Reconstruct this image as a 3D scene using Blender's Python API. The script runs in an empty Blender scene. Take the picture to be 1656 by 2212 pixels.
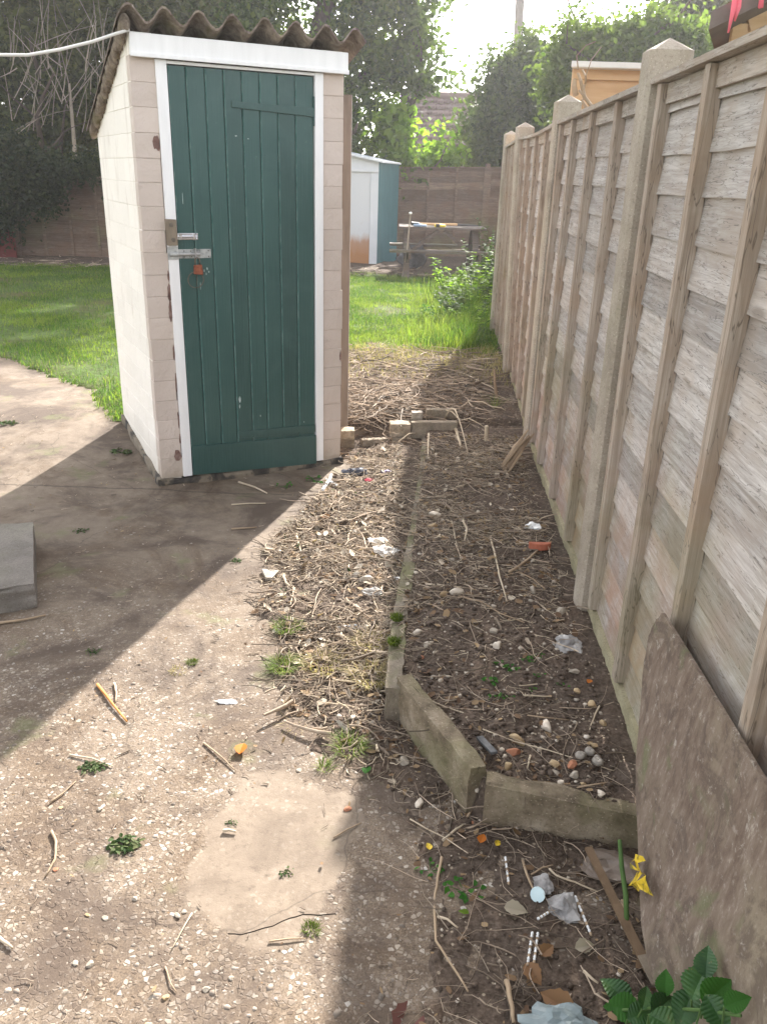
import bpy, math, random
import numpy as np
from mathutils import Vector, Matrix, noise
random.seed(7); RNG = np.random.default_rng(7)
S = bpy.context.scene; COL = S.collection
R_ = math.radians
# ------------------------------------------------------------------ camera model (picture measured at 1656 x 2212)
F = 1790.; CX, CY = 828., 1106.; TH = R_(22.15); PH = R_(1.67); H = 1.55
_c, _s = math.cos, math.sin
fw = Vector((0, _c(TH), -_s(TH))); _u0 = Vector((0, _s(TH), _c(TH)))
rt = Vector((_c(PH), 0, 0)) + _u0*_s(PH); up = Vector((-_s(PH), 0, 0)) + _u0*_c(PH)
CAM = Vector((0, 0, H))
def ray(x, y): return fw + rt*((x-CX)/F) - up*((y-CY)/F)
def G(x, y, z=0.0):
    d = ray(x, y); t = (z-H)/d.z; return Vector((d.x*t, d.y*t, z))
def at(x, y, Y):
    d = ray(x, y); t = Y/d.y; return Vector((d.x*t, Y, H+d.z*t))
# ------------------------------------------------------------------ mesh helpers
def root_loc(p):
    while p is not None and p.parent is not None: p = p.parent
    return p.location.copy() if p is not None else Vector((0, 0, 0))
def tag(o, label=None, cat=None, group=None, kind=None):
    if label: o['label'] = label
    if cat: o['category'] = cat
    if group: o['group'] = group
    if kind: o['kind'] = kind
    return o
def empty(name, loc, label, cat, group=None):
    o = bpy.data.objects.new(name, None); COL.objects.link(o); o.location = loc
    o.empty_display_size = .1
    return tag(o, label, cat, group)
class MB:
    def __init__(s): s.v = []; s.f = []; s.mi = []
    def add(s, vs, fs, mi=0):
        b = len(s.v); s.v.extend([tuple(v) for v in vs])
        for f in fs: s.f.append(tuple(b+i for i in f)); s.mi.append(mi)
    def hexa(s, p, mi=0):      # 8 points: bottom 4 ccw, top 4 ccw
        s.add(p, [(3,2,1,0),(4,5,6,7),(0,1,5,4),(1,2,6,5),(2,3,7,6),(3,0,4,7)], mi)
    def box(s, c, e1, e2, e3, mi=0):   # centre, half-extent vectors
        c = Vector(c); e1 = Vector(e1); e2 = Vector(e2); e3 = Vector(e3)
        s.hexa([c-e1-e2-e3, c+e1-e2-e3, c+e1+e2-e3, c-e1+e2-e3, c-e1-e2+e3, c+e1-e2+e3, c+e1+e2+e3, c-e1+e2+e3], mi)
    def abox(s, x0, x1, y0, y1, z0, z1, mi=0):
        s.box(((x0+x1)/2, (y0+y1)/2, (z0+z1)/2), ((x1-x0)/2,0,0), (0,(y1-y0)/2,0), (0,0,(z1-z0)/2), mi)
    def beam(s, a, b, w, h, up=(0,0,1), mi=0):
        a = Vector(a); b = Vector(b); d = (b-a); L = d.length; d.normalize()
        sd = d.cross(Vector(up))
        if sd.length < 1e-4: sd = d.cross(Vector((0,1,0)))
        sd.normalize(); u2 = sd.cross(d).normalized()
        s.box((a+b)/2, d*L/2, sd*w/2, u2*h/2, mi)
    def tube(s, pts, r, n=6, mi=0, cap=True):
        pts = [Vector(p) for p in pts]; N = len(pts)
        rs = r if isinstance(r, (list, tuple)) else [r]*N
        b = len(s.v); prev = None
        for i, p in enumerate(pts):
            t = (pts[min(i+1, N-1)]-pts[max(i-1, 0)])
            if t.length < 1e-9: t = Vector((0,0,1))
            t.normalize()
            a = prev if prev is not None else (Vector((0,0,1)) if abs(t.z) < .9 else Vector((1,0,0)))
            x = (a - t*a.dot(t))
            if x.length < 1e-6: x = t.orthogonal()
            x.normalize(); prev = x; y = t.cross(x)
            for k in range(n):
                an = 2*math.pi*k/n
                s.v.append(tuple(p + (x*_c(an) + y*_s(an))*rs[i]))
        for i in range(N-1):
            for k in range(n):
                k2 = (k+1) % n
                s.f.append((b+i*n+k, b+i*n+k2, b+(i+1)*n+k2, b+(i+1)*n+k)); s.mi.append(mi)
        if cap:
            s.f.append(tuple(b+k for k in range(n))[::-1]); s.mi.append(mi)
            s.f.append(tuple(b+(N-1)*n+k for k in range(n))); s.mi.append(mi)
    def prism(s, poly, off, mi=0):     # planar polygon extruded by vector
        n = len(poly); off = Vector(off)
        s.add([Vector(p) for p in poly]+[Vector(p)+off for p in poly],
              [tuple(range(n))[::-1], tuple(range(n, 2*n))]+[(i, (i+1) % n, n+(i+1) % n, n+i) for i in range(n)], mi)
    def blob(s, c, r, seed=0, sub=1, amp=.25, mi=0, rot=0.0, sharp=1.0):
        V, Fc = ICO[sub]; c = Vector(c); ca, sa = _c(rot), _s(rot); vs = []
        for v in V:
            k = 1 + amp*noise.noise(Vector(v)*1.6*sharp + Vector((seed*3.1, seed*1.7, seed)))*1.6
            x, y, z = v[0]*r[0]*k, v[1]*r[1]*k, v[2]*r[2]*k
            vs.append((c.x+x*ca-y*sa, c.y+x*sa+y*ca, c.z+z))
        s.add(vs, Fc, mi)
    def build(s, name, mats, parent=None, smooth=False, label=None, bevel=0, origin=None):
        base = root_loc(parent) if parent is not None else (Vector(origin) if origin is not None else Vector((0,0,0)))
        me = bpy.data.meshes.new(name)
        me.from_pydata([(v[0]-base.x, v[1]-base.y, v[2]-base.z) for v in s.v], [], s.f)
        if not isinstance(mats, (list, tuple)): mats = [mats]
        for m in mats: me.materials.append(m)
        if len(mats) > 1: me.polygons.foreach_set('material_index', s.mi)
        if smooth: me.polygons.foreach_set('use_smooth', [True]*len(me.polygons))
        me.update()
        o = bpy.data.objects.new(name, me); COL.objects.link(o)
        if parent is not None: o.parent = parent
        else: o.location = base
        if bevel:
            b = o.modifiers.new('b', 'BEVEL'); b.width = bevel; b.segments = 2; b.limit_method = 'ANGLE'
        if label: o['label'] = label
        return o
import bmesh
def _ico(k):
    bm = bmesh.new(); bmesh.ops.create_icosphere(bm, subdivisions=k, radius=1)
    r = ([tuple(v.co) for v in bm.verts], [tuple(v.index for v in f.verts) for f in bm.faces]); bm.free(); return r
ICO = {1: _ico(1), 2: _ico(2), 3: _ico(3)}
def npmesh(name, V, Fq, mat, parent=None, smooth=False, origin=None):
    """fast mesh from numpy arrays; Fq is (n,3) or (n,4)"""
    base = root_loc(parent) if parent is not None else (Vector(origin) if origin is not None else Vector((0,0,0)))
    V = np.asarray(V, dtype=np.float32).reshape(-1, 3) - np.array(base, dtype=np.float32)
    Fq = np.asarray(Fq, dtype=np.int32); n, k = Fq.shape
    me = bpy.data.meshes.new(name)
    me.vertices.add(len(V)); me.vertices.foreach_set('co', V.ravel())
    me.loops.add(n*k); me.loops.foreach_set('vertex_index', Fq.ravel())
    me.polygons.add(n); me.polygons.foreach_set('loop_start', np.arange(0, n*k, k, dtype=np.int32))
    me.polygons.foreach_set('loop_total', np.full(n, k, dtype=np.int32))
    if smooth: me.polygons.foreach_set('use_smooth', np.ones(n, dtype=bool))
    me.materials.append(mat); me.update(); me.validate()
    o = bpy.data.objects.new(name, me); COL.objects.link(o)
    if parent is not None: o.parent = parent
    else: o.location = base
    return o
# ------------------------------------------------------------------ materials
class N:
    def __init__(s, name):
        s.m = bpy.data.materials.new(name); s.m.use_nodes = True; s.t = s.m.node_tree; s.t.nodes.clear()
        s.out = s.n('ShaderNodeOutputMaterial')
    def n(s, typ, ins=None, **kw):
        nd = s.t.nodes.new(typ)
        for k, v in kw.items(): setattr(nd, k, v)
        if ins:
            for k, v in ins.items():
                if isinstance(v, bpy.types.NodeSocket): s.t.links.new(v, nd.inputs[k])
                else: nd.inputs[k].default_value = v
        return nd
    def pos(s, scale=(1,1,1), obj=True):
        tc = s.n('ShaderNodeTexCoord'); mp = s.n('ShaderNodeMapping', {'Vector': tc.outputs['Object'], 'Scale': scale})
        return mp.outputs[0]
    def geo(s): return s.n('ShaderNodeNewGeometry')
    def noise(s, v, sc, det=4, rough=.55, dist=0, w=None):
        nd = s.n('ShaderNodeTexNoise', {'Vector': v, 'Scale': sc, 'Detail': det, 'Roughness': rough, 'Distortion': dist})
        if w is not None:
            nd.noise_dimensions = '4D'; s.t.links.new(w, nd.inputs['W'])
        return nd.outputs['Fac']
    def ramp(s, f, st, interp='LINEAR'):
        r = s.n('ShaderNodeValToRGB', {'Fac': f}); cr = r.color_ramp; cr.interpolation = interp
        while len(cr.elements) < len(st): cr.elements.new(.5)
        for e, (p, c) in zip(cr.elements, st):
            e.position = p; e.color = (c[0], c[1], c[2], 1) if not isinstance(c, (int, float)) else (c, c, c, 1)
        return r.outputs[0]
    def mix(s, f, a, b, mode='MIX'):
        m = s.n('ShaderNodeMix', data_type='RGBA', blend_type=mode)
        for k, v in ((0, f), (6, a), (7, b)):
            if isinstance(v, bpy.types.NodeSocket): s.t.links.new(v, m.inputs[k])
            else: m.inputs[k].default_value = v if k == 0 else (*v, 1) if len(v) == 3 else v
        return m.outputs[2]
    def math(s, op, a, b=0.0):
        m = s.n('ShaderNodeMath', operation=op)
        for k, v in ((0, a), (1, b)):
            if isinstance(v, bpy.types.NodeSocket): s.t.links.new(v, m.inputs[k])
            else: m.inputs[k].default_value = v
        return m.outputs[0]
    def bump(s, h, st=.4, dist=.01, prev=None):
        b = s.n('ShaderNodeBump', {'Height': h, 'Strength': st, 'Distance': dist})
        if prev is not None: s.t.links.new(prev, b.inputs['Normal'])
        return b.outputs[0]
    def bsdf(s, col, rough=.8, nrm=None, spec=.3, metal=0., **kw):
        ins = {'Base Color': col if isinstance(col, bpy.types.NodeSocket) else (*col, 1), 'Roughness': rough, 'Specular IOR Level': spec, 'Metallic': metal}
        if nrm is not None: ins['Normal'] = nrm
        ins.update(kw)
        b = s.n('ShaderNodeBsdfPrincipled', ins); s.t.links.new(b.outputs[0], s.out.inputs[0]); return b
def simple(name, cols, sc=8, stretch=(1,1,1), rough=.8, bump=.3, bsc=60, isl=.35, spec=.3, metal=0., dist=.004):
    k = N(name); p = k.pos(stretch); g = k.geo(); rnd = g.outputs['Random Per Island']
    f = k.noise(p, sc, 5, .6, 0, k.math('MULTIPLY', rnd, 40.))
    st = [(.28+.44*i/(max(1, len(cols)-1)), c) for i, c in enumerate(cols)]
    c = k.ramp(f, st)
    if isl: c = k.mix(1.0, c, k.ramp(rnd, [(0, 1-isl), (1, 1+isl)]), 'MULTIPLY')
    nrm = k.bump(k.noise(p, bsc, 4, .65), bump, dist)
    k.bsdf(c, rough, nrm, spec, metal); return k.m
def wood_mat(name, light, dark, warm, axis='Y', algae=.0, grain=46, isl=.30):
    # weathered timber; grain runs along `axis`
    k = N(name); tc = k.n('ShaderNodeTexCoord'); g = k.geo(); rnd = k.math('MULTIPLY', g.outputs['Random Per Island'], 37.)
    long = {'X': (1.2, grain, grain), 'Y': (grain, 1.2, grain), 'Z': (grain, grain, 1.2)}[axis]
    mp = k.n('ShaderNodeMapping', {'Vector': tc.outputs['Object'], 'Scale': long}).outputs[0]
    wob = k.noise(tc.outputs['Object'], 3.2, 3, .5, 0, rnd)
    # cathedral figure
    lowl = {'X': (1.3, 16, 16), 'Y': (16, 1.3, 16), 'Z': (9, 9, 1.0)}[axis]
    mp2 = k.n('ShaderNodeMapping', {'Vector': tc.outputs['Object'], 'Scale': lowl}).outputs[0]
    fig = k.noise(mp2, 1.0, 2, .5, .6, rnd)
    rings = k.math('FRACT', k.math('MULTIPLY', fig, 9.))
    fine = k.noise(mp, 1.6, 8, .78, .3, rnd)
    crk = k.math('ABSOLUTE', k.math('SUBTRACT', k.noise(mp2, 3.2, 3, .6, .4, k.math('ADD', rnd, 9.)), .5))
    kn = k.n('ShaderNodeTexVoronoi', {'Vector': k.n('ShaderNodeMapping', {'Vector': tc.outputs['Object'], 'Scale': {'X': (3,3,9), 'Y': (3,3.2,9), 'Z': (8,8,2)}[axis]}).outputs[0], 'Scale': 1.})
    knot = k.ramp(kn.outputs['Distance'], [(.07, 1), (.14, 0)])
    tone = k.noise(tc.outputs['Object'], 5.5, 4, .6, 0, rnd)
    c1 = k.ramp(fine, [(.27, dark), (.47, tuple((a_+b_)/2 for a_, b_ in zip(light, dark))), (.56, light), (.70, tuple(x*1.22 for x in light))])
    c2 = k.mix(k.ramp(rings, [(0, .0), (.75, .10), (.93, .42), (1, .0)]), c1, dark)
    c3 = k.mix(k.ramp(tone, [(.44, 0), (.68, .75)]), c2, warm)
    stain = k.noise(tc.outputs['Object'], 2.3, 5, .6, .8)
    c3 = k.mix(k.math('MULTIPLY', knot, .6), c3, tuple(x*.5 for x in warm)); c3 = k.mix(k.ramp(crk, [(.003, .65), (.010, 0)]), c3, tuple(x*.35 for x in dark))
    c4 = k.mix(k.ramp(stain, [(.55, 0), (.72, .5)]), c3, tuple(x*.55 for x in warm))
    zz_ = k.n('ShaderNodeSeparateXYZ', {0: k.geo().outputs['Position']}).outputs[2]
    if axis == 'Y' and algae: c4 = k.mix(k.math('MULTIPLY', k.ramp(zz_, [(.25, .75), (1.1, 0)]), k.ramp(tone, [(.38, .35), (.6, 1)])), c4, (.30,.175,.115))
    if algae:
        al = k.noise(tc.outputs['Object'], 2.1, 4, .55, .4)
        sep = k.n('ShaderNodeSeparateXYZ', {0: k.geo().outputs['Position']})
        low = k.math('MULTIPLY', k.ramp(al, [(.47, 0), (.62, algae)]), k.ramp(sep.outputs[2], [(.15, 1), (.75, .75), (1.0, .12)]))
        c4 = k.mix(low, c4, (.17, .21, .075))
    c5 = k.mix(1.0, c4, k.ramp(g.outputs['Random Per Island'], [(0, 1-isl), (1, 1+isl*.7)]), 'MULTIPLY')
    nb = k.bump(fine, .5, .003); nb = k.bump(rings, .25, .002, nb)
    k.bsdf(c5, .82, nb, .22); return k.m
def leaf_mat(name, cols, trans=.45, rough=.45, patch=None, psc=.6):
    k = N(name); g = k.geo(); rnd = g.outputs['Random Per Island']
    c = k.ramp(rnd, [(i/(len(cols)-1), q) for i, q in enumerate(cols)])
    if patch:
        f = k.noise(k.pos(), psc, 3, .6); c = k.mix(k.ramp(f, [(.46, 0), (.6, .85)]), c, k.ramp(rnd, [(0, patch[0]), (1, patch[1])]))
    b = k.bsdf(c, max(rough, .62), None, .07)
    tr = k.n('ShaderNodeBsdfTranslucent', {'Color': k.mix(1.0, c, (1.5, 1.7, .7), 'MULTIPLY')})
    mx = k.n('ShaderNodeMixShader', {0: trans, 1: b.outputs[0], 2: tr.outputs[0]})
    k.t.links.new(mx.outputs[0], k.out.inputs[0]); return k.m
M = {}
# fence timber, two batches
M['fence_board'] = wood_mat('fence_board', (.52,.485,.46), (.28,.24,.215), (.40,.33,.275), 'Y', .30)
M['fence_batten'] = wood_mat('fence_batten', (.48,.405,.34), (.25,.19,.145), (.36,.26,.185), 'Z', .22, 60, .12)
M['fence_cap'] = wood_mat('fence_cap', (.48,.43,.385), (.24,.20,.165), (.39,.30,.225), 'Y', 0, 50, .15)
M['old_fence'] = wood_mat('old_fence', (.22,.16,.125), (.10,.072,.055), (.18,.11,.075), 'X', .25, 30, .3)
M['red_wood'] = simple('red_wood', [(.10,.025,.022), (.16,.04,.035)], 6, isl=.1)
M['table_wood'] = wood_mat('table_wood', (.15,.125,.115), (.055,.045,.04), (.12,.08,.055), 'X', .2, 40, .25)
M['new_wood'] = simple('new_wood', [(.48,.29,.15), (.58,.38,.21), (.64,.45,.27)], 3, (1,1,6), bump=.2, isl=.12)
M['strip_wood'] = simple('strip_wood', [(.10,.062,.035), (.19,.125,.075)], 8, (1,1,1), bump=.4, isl=.0)
M['post_wood'] = simple('post_wood', [(.13,.105,.085), (.20,.165,.14)], 4, (8,8,1), isl=.05)
# sheet of ply leaning on the fence
k = N('ply'); p = k.pos(); ps = k.n('ShaderNodeMapping', {'Vector': k.n('ShaderNodeTexCoord').outputs['Object'], 'Scale': (22, 22, 6.5), 'Rotation': (.35, 0, 0)}).outputs[0]
f1 = k.noise(ps, 2.0, 9, .74, .15); f2 = k.noise(p, 3.2, 5, .6); f3 = k.noise(p, 60, 4, .7)
c = k.ramp(f1, [(.32, (.12,.084,.064)), (.50, (.18,.135,.105)), (.60, (.225,.175,.14)), (.66, (.36,.31,.255))])
c = k.mix(k.ramp(f2, [(.46, 0), (.62, .8)]), c, (.26,.215,.155)); c = k.mix(k.ramp(k.noise(p, 6.5, 7, .75, .6), [(.50, 0), (.58, .7)]), c, (.105,.078,.062)); c = k.mix(k.ramp(k.noise(p, 22, 7, .8, .4), [(.60, 0), (.66, .7)]), c, (.42,.38,.33))
c = k.mix(k.ramp(k.noise(p, 5, 4, .6, 1.), [(.56, 0), (.68, .55)]), c, (.13,.155,.07))
c = k.mix(k.ramp(f3, [(.58, 0), (.7, .4)]), c, (.42,.37,.32))
k.bsdf(c, .85, k.bump(f1, .5, .004, k.bump(f3, .4, .002)), .2); M['ply'] = k.m
# old concrete with lichen
def conc(name, a, b, c_, moss=.3, sc=9):
    k = N(name); p = k.pos(); n1 = k.noise(p, sc, 6, .62); n2 = k.noise(p, 120, 4, .7); n3 = k.noise(p, 3.1, 5, .6, .5)
    v = k.n('ShaderNodeTexVoronoi', {'Vector': p, 'Scale': 95.}); 
    c = k.ramp(n1, [(.3, a), (.5, b), (.7, c_)])
    c = k.mix(k.ramp(n2, [(.38, .32), (.48, 0)]), c, tuple(x*.45 for x in a))
    c = k.mix(k.ramp(v.outputs['Distance'], [(.12, .5), (.2, 0)]), c, tuple(min(1, x*1.5) for x in c_))
    if moss: c = k.mix(k.ramp(n3, [(.48, 0), (.66, moss)]), c, (.14,.15,.055))
    k.bsdf(c, .9, k.bump(n2, .8, .006, k.bump(n1, .6, .012)), .2); return k.m
M['post_conc'] = conc('post_conc', (.30,.25,.20), (.405,.345,.28), (.48,.42,.345), .2, 5)
M['gravel_conc'] = conc('gravel_conc', (.24,.205,.13), (.36,.32,.21), (.46,.41,.28), .25, 7)
M['slab_conc'] = conc('slab_conc', (.10,.078,.052), (.215,.172,.120), (.34,.285,.215), .45, 11)
M['kerb_conc'] = conc('kerb_conc', (.11,.09,.065), (.19,.158,.12), (.27,.23,.18), .8, 8)
M['step_conc'] = conc('step_conc', (.15,.132,.115), (.205,.182,.16), (.26,.235,.205), .15, 6)
M['brick'] = conc('loose_brick', (.22,.17,.12), (.34,.28,.21), (.45,.39,.31), .3, 14)
M['block'] = conc('block', (.19,.16,.12), (.28,.23,.175), (.35,.30,.24), .3, 12)
M['red_brick'] = simple('red_brick', [(.30,.09,.05), (.45,.15,.09)], 20, isl=0)
# path of washed aggregate concrete
k = N('path'); tc = k.n('ShaderNodeTexCoord'); p = tc.outputs['Object']
wp = k.mix(.006, p, k.n('ShaderNodeTexNoise', {'Vector': p, 'Scale': 30., 'Detail': 2.}).outputs['Color'], 'ADD')
mpa = k.n('ShaderNodeMapping', {'Vector': wp, 'Scale': (1, 1, .02), 'Rotation': (0, 0, .3)}).outputs[0]
v1 = k.n('ShaderNodeTexVoronoi', {'Vector': mpa, 'Scale': 88., 'Randomness': 1.}); v2 = k.n('ShaderNodeTexVoronoi', {'Vector': mpa, 'Scale': 150., 'Randomness': 1.})
v1e = k.n('ShaderNodeTexVoronoi', {'Vector': mpa, 'Scale': 88.}, feature='DISTANCE_TO_EDGE')
sp1 = k.n('ShaderNodeSeparateColor', {0: v1.outputs['Color']}); sp2 = k.n('ShaderNodeSeparateColor', {0: v2.outputs['Color']})
big = k.noise(p, 1.1, 4, .6); med = k.noise(p, 6, 5, .65); fine = k.noise(p, 210, 3, .7)
mort = k.ramp(fine, [(.3, (.088,.065,.046)), (.5, (.165,.126,.092)), (.72, (.25,.197,.148))])
stone = k.ramp(sp1.outputs[0], [(0, (.11,.083,.062)), (.35, (.175,.138,.108)), (.7, (.28,.236,.19)), (.93, (.40,.355,.30)), (1, (.50,.47,.43))])
m1 = k.math('MULTIPLY', k.math('GREATER_THAN', sp1.outputs[1], .48), k.ramp(v1e.outputs['Distance'], [(.07, 0), (.16, 1)]))
stone2 = k.ramp(sp2.outputs[0], [(0, (.09,.068,.05)), (.5, (.17,.135,.108)), (1, (.32,.285,.245))])
m2 = k.math('MULTIPLY', k.math('GREATER_THAN', sp2.outputs[1], .45), k.ramp(v2.outputs['Distance'], [(.28, 1), (.45, 0)]))
sy = k.n('ShaderNodeSeparateXYZ', {0: p})
expo = k.ramp(k.math('ADD', k.math('MULTIPLY', sy.outputs[1], .2), k.math('MULTIPLY', med, .35)), [(.62, 1), (.86, .12)])   # exposed stones only where worn
c = k.mix(k.math('MULTIPLY', m2, expo), mort, stone2); c = k.mix(k.math('MULTIPLY', m1, expo), c, stone)
smooth = k.ramp(k.noise(p, 14, 6, .65), [(.3, (.135,.104,.078)), (.7, (.225,.18,.138))])
c = k.mix(k.math('SUBTRACT', .8, k.math('MULTIPLY', expo, .8)), c, smooth)
c = k.mix(k.ramp(k.noise(p, 2.0, 7, .72, .8), [(.47, 0), (.60, .8)]), c, k.mix(1., c, (.62,.55,.48), 'MULTIPLY'))
dirt = k.math('MULTIPLY', k.ramp(k.noise(p, 2.6, 6, .7, .5), [(.46, 0), (.62, .85)]), k.ramp(sy.outputs[1], [(0, .6), (.5, .7), (1, 1)]))
c = k.mix(dirt, c, (.070,.050,.038))
c = k.mix(k.ramp(k.noise(p, 4.2, 5, .6, .3), [(.60, 0), (.70, .5)]), c, (.13,.14,.06))
# smooth cement repair let into the surface
pc = G(590,1835); dv = k.n('ShaderNodeVectorMath', {0: p, 1: (pc.x, pc.y, 0)}, operation='SUBTRACT'); dm = k.n('ShaderNodeMapping', {'Vector': dv.outputs[0], 'Scale': (5.1, 3.4, 0), 'Rotation': (0, 0, .25)})
dsx = k.n('ShaderNodeSeparateXYZ', {0: dm.outputs[0]}); dl = k.math('POWER', k.math('ADD', k.math('POWER', k.math('ABSOLUTE', dsx.outputs[0]), 4.), k.math('POWER', k.math('ABSOLUTE', dsx.outputs[1]), 4.)), .25); dl = k.math('ADD', dl, k.math('MULTIPLY', k.math('SUBTRACT', k.noise(p, 5, 6, .6), .5), .95))
pm = k.ramp(dl, [(.84, 1), (.93, 0)]); pcol = k.mix(k.ramp(k.noise(p, 6, 7, .7, .5), [(.42, 0), (.6, 1)]), (.215,.171,.130), (.158,.123,.093))
pcol = k.mix(k.ramp(k.noise(p, 45, 6, .75), [(.54, 0), (.64, .6)]), pcol, (.11,.083,.062)); c = k.mix(k.math('MULTIPLY', pm, .8), c, pcol); expo2 = k.math('MULTIPLY', expo, k.math('SUBTRACT', 1., pm))
ck = k.n('ShaderNodeTexVoronoi', {'Vector': k.mix(.12, p, k.n('ShaderNodeTexNoise', {'Vector': p, 'Scale': 5., 'Detail': 5.}).outputs['Color'], 'ADD'), 'Scale': 1.15}, feature='DISTANCE_TO_EDGE')
c = k.mix(k.ramp(ck.outputs['Distance'], [(.001, .45), (.0035, 0)]), c, (.045,.033,.025))
# joints between the slabs
j = N
jy = k.math('ABSOLUTE', k.math('SUBTRACT', k.math('ADD', sy.outputs[1], k.math('MULTIPLY', med, .05)), 4.03))
jm = k.ramp(jy, [(.003, .6), (.009, 0)])
c = k.mix(jm, c, (.04,.03,.022))
nb = k.bump(k.math('MULTIPLY', m1, expo2), .5, .003); nb = k.bump(fine, .35, .002, nb); nb = k.bump(med, .4, .01, nb)
k.bsdf(c, .85, nb, .25); M['path'] = k.m
# smooth repair screed
k = N('screed'); p = k.pos(); f1 = k.noise(p, 7, 6, .65, .4); f2 = k.noise(p, 160, 3, .7); f3 = k.noise(p, 26, 5, .7)
c = k.ramp(f1, [(.32, (.125,.098,.077)), (.5, (.175,.14,.112)), (.68, (.235,.195,.155))]); c = k.mix(k.ramp(f3, [(.50, 0), (.64, .6)]), c, (.11,.083,.064)); c = k.mix(k.ramp(f2, [(.60, 0), (.68, .5)]), c, (.33,.29,.24))
k.bsdf(c, .9, k.bump(f2, .3, .002, k.bump(f3, .3, .003)), .2); M['screed'] = k.m
# soil
k = N('soil'); p = k.pos(); f1 = k.noise(p, 5, 6, .65); f2 = k.noise(p, 70, 5, .7); v = k.n('ShaderNodeTexVoronoi', {'Vector': p, 'Scale': 90.})
c = k.ramp(f2, [(.3, (.045,.033,.026)), (.5, (.098,.074,.058)), (.72, (.165,.130,.104))])
c = k.mix(k.ramp(f1, [(.42, 0), (.65, .6)]), c, k.mix(1., c, (1.45,1.35,1.25), 'MULTIPLY'))
sp = k.n('ShaderNodeSeparateColor', {0: v.outputs['Color']})
c = k.mix(k.math('MULTIPLY', k.math('GREATER_THAN', sp.outputs[0], .90), k.ramp(v.outputs['Distance'], [(.3, .9), (.4, 0)])), c, (.34,.28,.21))
k.bsdf(c, .95, k.bump(f2, .9, .012, k.bump(v.outputs['Distance'], .5, .006)), .15); M['soil'] = k.m
k = N('far_ground'); p = k.pos(); f1 = k.noise(p, .4, 5, .6); f2 = k.noise(p, 9, 4, .6)
c = k.ramp(f2, [(.35, (.06,.05,.03)), (.6, (.07,.10,.03))]); k.bsdf(c, .95, None, .1); M['far_ground'] = k.m
k = N('lawn'); p = k.pos(); f1 = k.noise(p, 1.3, 5, .6); f2 = k.noise(p, 25, 5, .7)
c = k.ramp(f2, [(.35, (.045,.055,.018)), (.6, (.075,.12,.03))]); c = k.mix(k.ramp(f1, [(.5, 0), (.66, .6)]), c, (.12,.085,.05))
k.bsdf(c, .95, k.bump(f2, .8, .02), .1); M['lawn'] = k.m
# painted masonry
def paint_wall(name, a, b, spots=.5):
    k = N(name); p = k.pos(); g = k.geo(); rnd = g.outputs['Random Per Island']
    f1 = k.noise(p, 2.2, 5, .6, .5); f2 = k.noise(p, 55, 5, .65); f3 = k.noise(p, 9, 6, .7, .3)
    c = k.ramp(f1, [(.35, a), (.65, b)])
    c = k.mix(1., c, k.ramp(rnd, [(0, .955), (1, 1.03)]), 'MULTIPLY')
    c = k.mix(k.ramp(f3, [(.63, 0), (.74, spots)]), c, (.36,.28,.25)); c = k.mix(k.ramp(k.noise(k.pos((3,3,.7)), 4, 6, .7, .3), [(.56, 0), (.70, .35)]), c, (.50,.42,.35))
    sep = k.n('ShaderNodeSeparateXYZ', {0: k.geo().outputs['Position']})
    low = k.ramp(k.math('ADD', sep.outputs[2], k.math('MULTIPLY', f3, .12)), [(.06, .75), (.16, .25), (.30, 0)])
    c = k.mix(low, c, (.33,.27,.19))
    k.bsdf(c, .7, k.bump(f2, .5, .006, k.bump(f3, .75, .014, k.bump(k.noise(p, 4, 3), .5, .03))), .3); return k.m
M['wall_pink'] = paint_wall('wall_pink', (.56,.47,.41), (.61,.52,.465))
M['wall_glare'] = paint_wall('wall_glare', (.89,.84,.77), (.88,.83,.76), .15)  # shaded left wall; glare and bounce light put into its pale colour
M['raw_brick'] = simple('raw_brick', [(.07,.045,.04), (.19,.11,.09), (.30,.22,.19)], 30, isl=.2, bump=.8, dist=.01)
k = N('plinth'); p = k.pos(); f = k.noise(p, 6, 6, .6, .4); g2 = k.noise(p, 90, 4, .7)
c = k.ramp(f, [(.38, (.035,.031,.028)), (.46, (.075,.064,.052)), (.50, (.17,.14,.105)), (.68, (.26,.215,.165))])
k.bsdf(c, .85, k.bump(f, .8, .012, k.bump(g2, .4, .003)), .25); M['plinth'] = k.m
k = N('trim'); p = k.pos((6,6,1)); f = k.noise(p, 5, 5, .6); f2 = k.noise(k.pos(), 24, 5, .7, .3)
c = k.ramp(f, [(.3, (.80,.79,.79)), (.7, (.88,.87,.87))]); c = k.mix(k.ramp(f2, [(.70, 0), (.76, .6)]), c, (.35,.30,.26))
k.bsdf(c, .45, k.bump(f, .25, .003), .45); M['trim'] = k.m
k = N('door_paint'); tc = k.n('ShaderNodeTexCoord').outputs['Object']; rnd = k.geo().outputs['Random Per Island']
gr = k.noise(k.n('ShaderNodeMapping', {'Vector': tc, 'Scale': (75,75,1.6)}).outputs[0], 1.5, 7, .7, .3); f2 = k.noise(tc, 30, 6, .7, .6); f3 = k.noise(tc, 2.2, 4, .6)
c = k.ramp(f3, [(.35, (.021,.068,.062)), (.65, (.034,.088,.080))]); c = k.mix(1., c, k.ramp(rnd, [(0, .88), (1, 1.12)]), 'MULTIPLY')
c = k.mix(k.ramp(gr, [(.35, .22), (.5, 0), (.66, .25)]), c, (.055,.125,.115)); c = k.mix(k.ramp(k.noise(tc, 3.5, 6, .7, .5), [(.52, 0), (.68, .45)]), c, (.058,.118,.112)); c = k.mix(k.ramp(f2, [(.66, 0), (.72, .5)]), c, (.12,.22,.20))
c = k.mix(k.ramp(k.noise(tc, 70, 3, .8, .2), [(.74, 0), (.78, .7)]), c, (.30,.38,.36))
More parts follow.
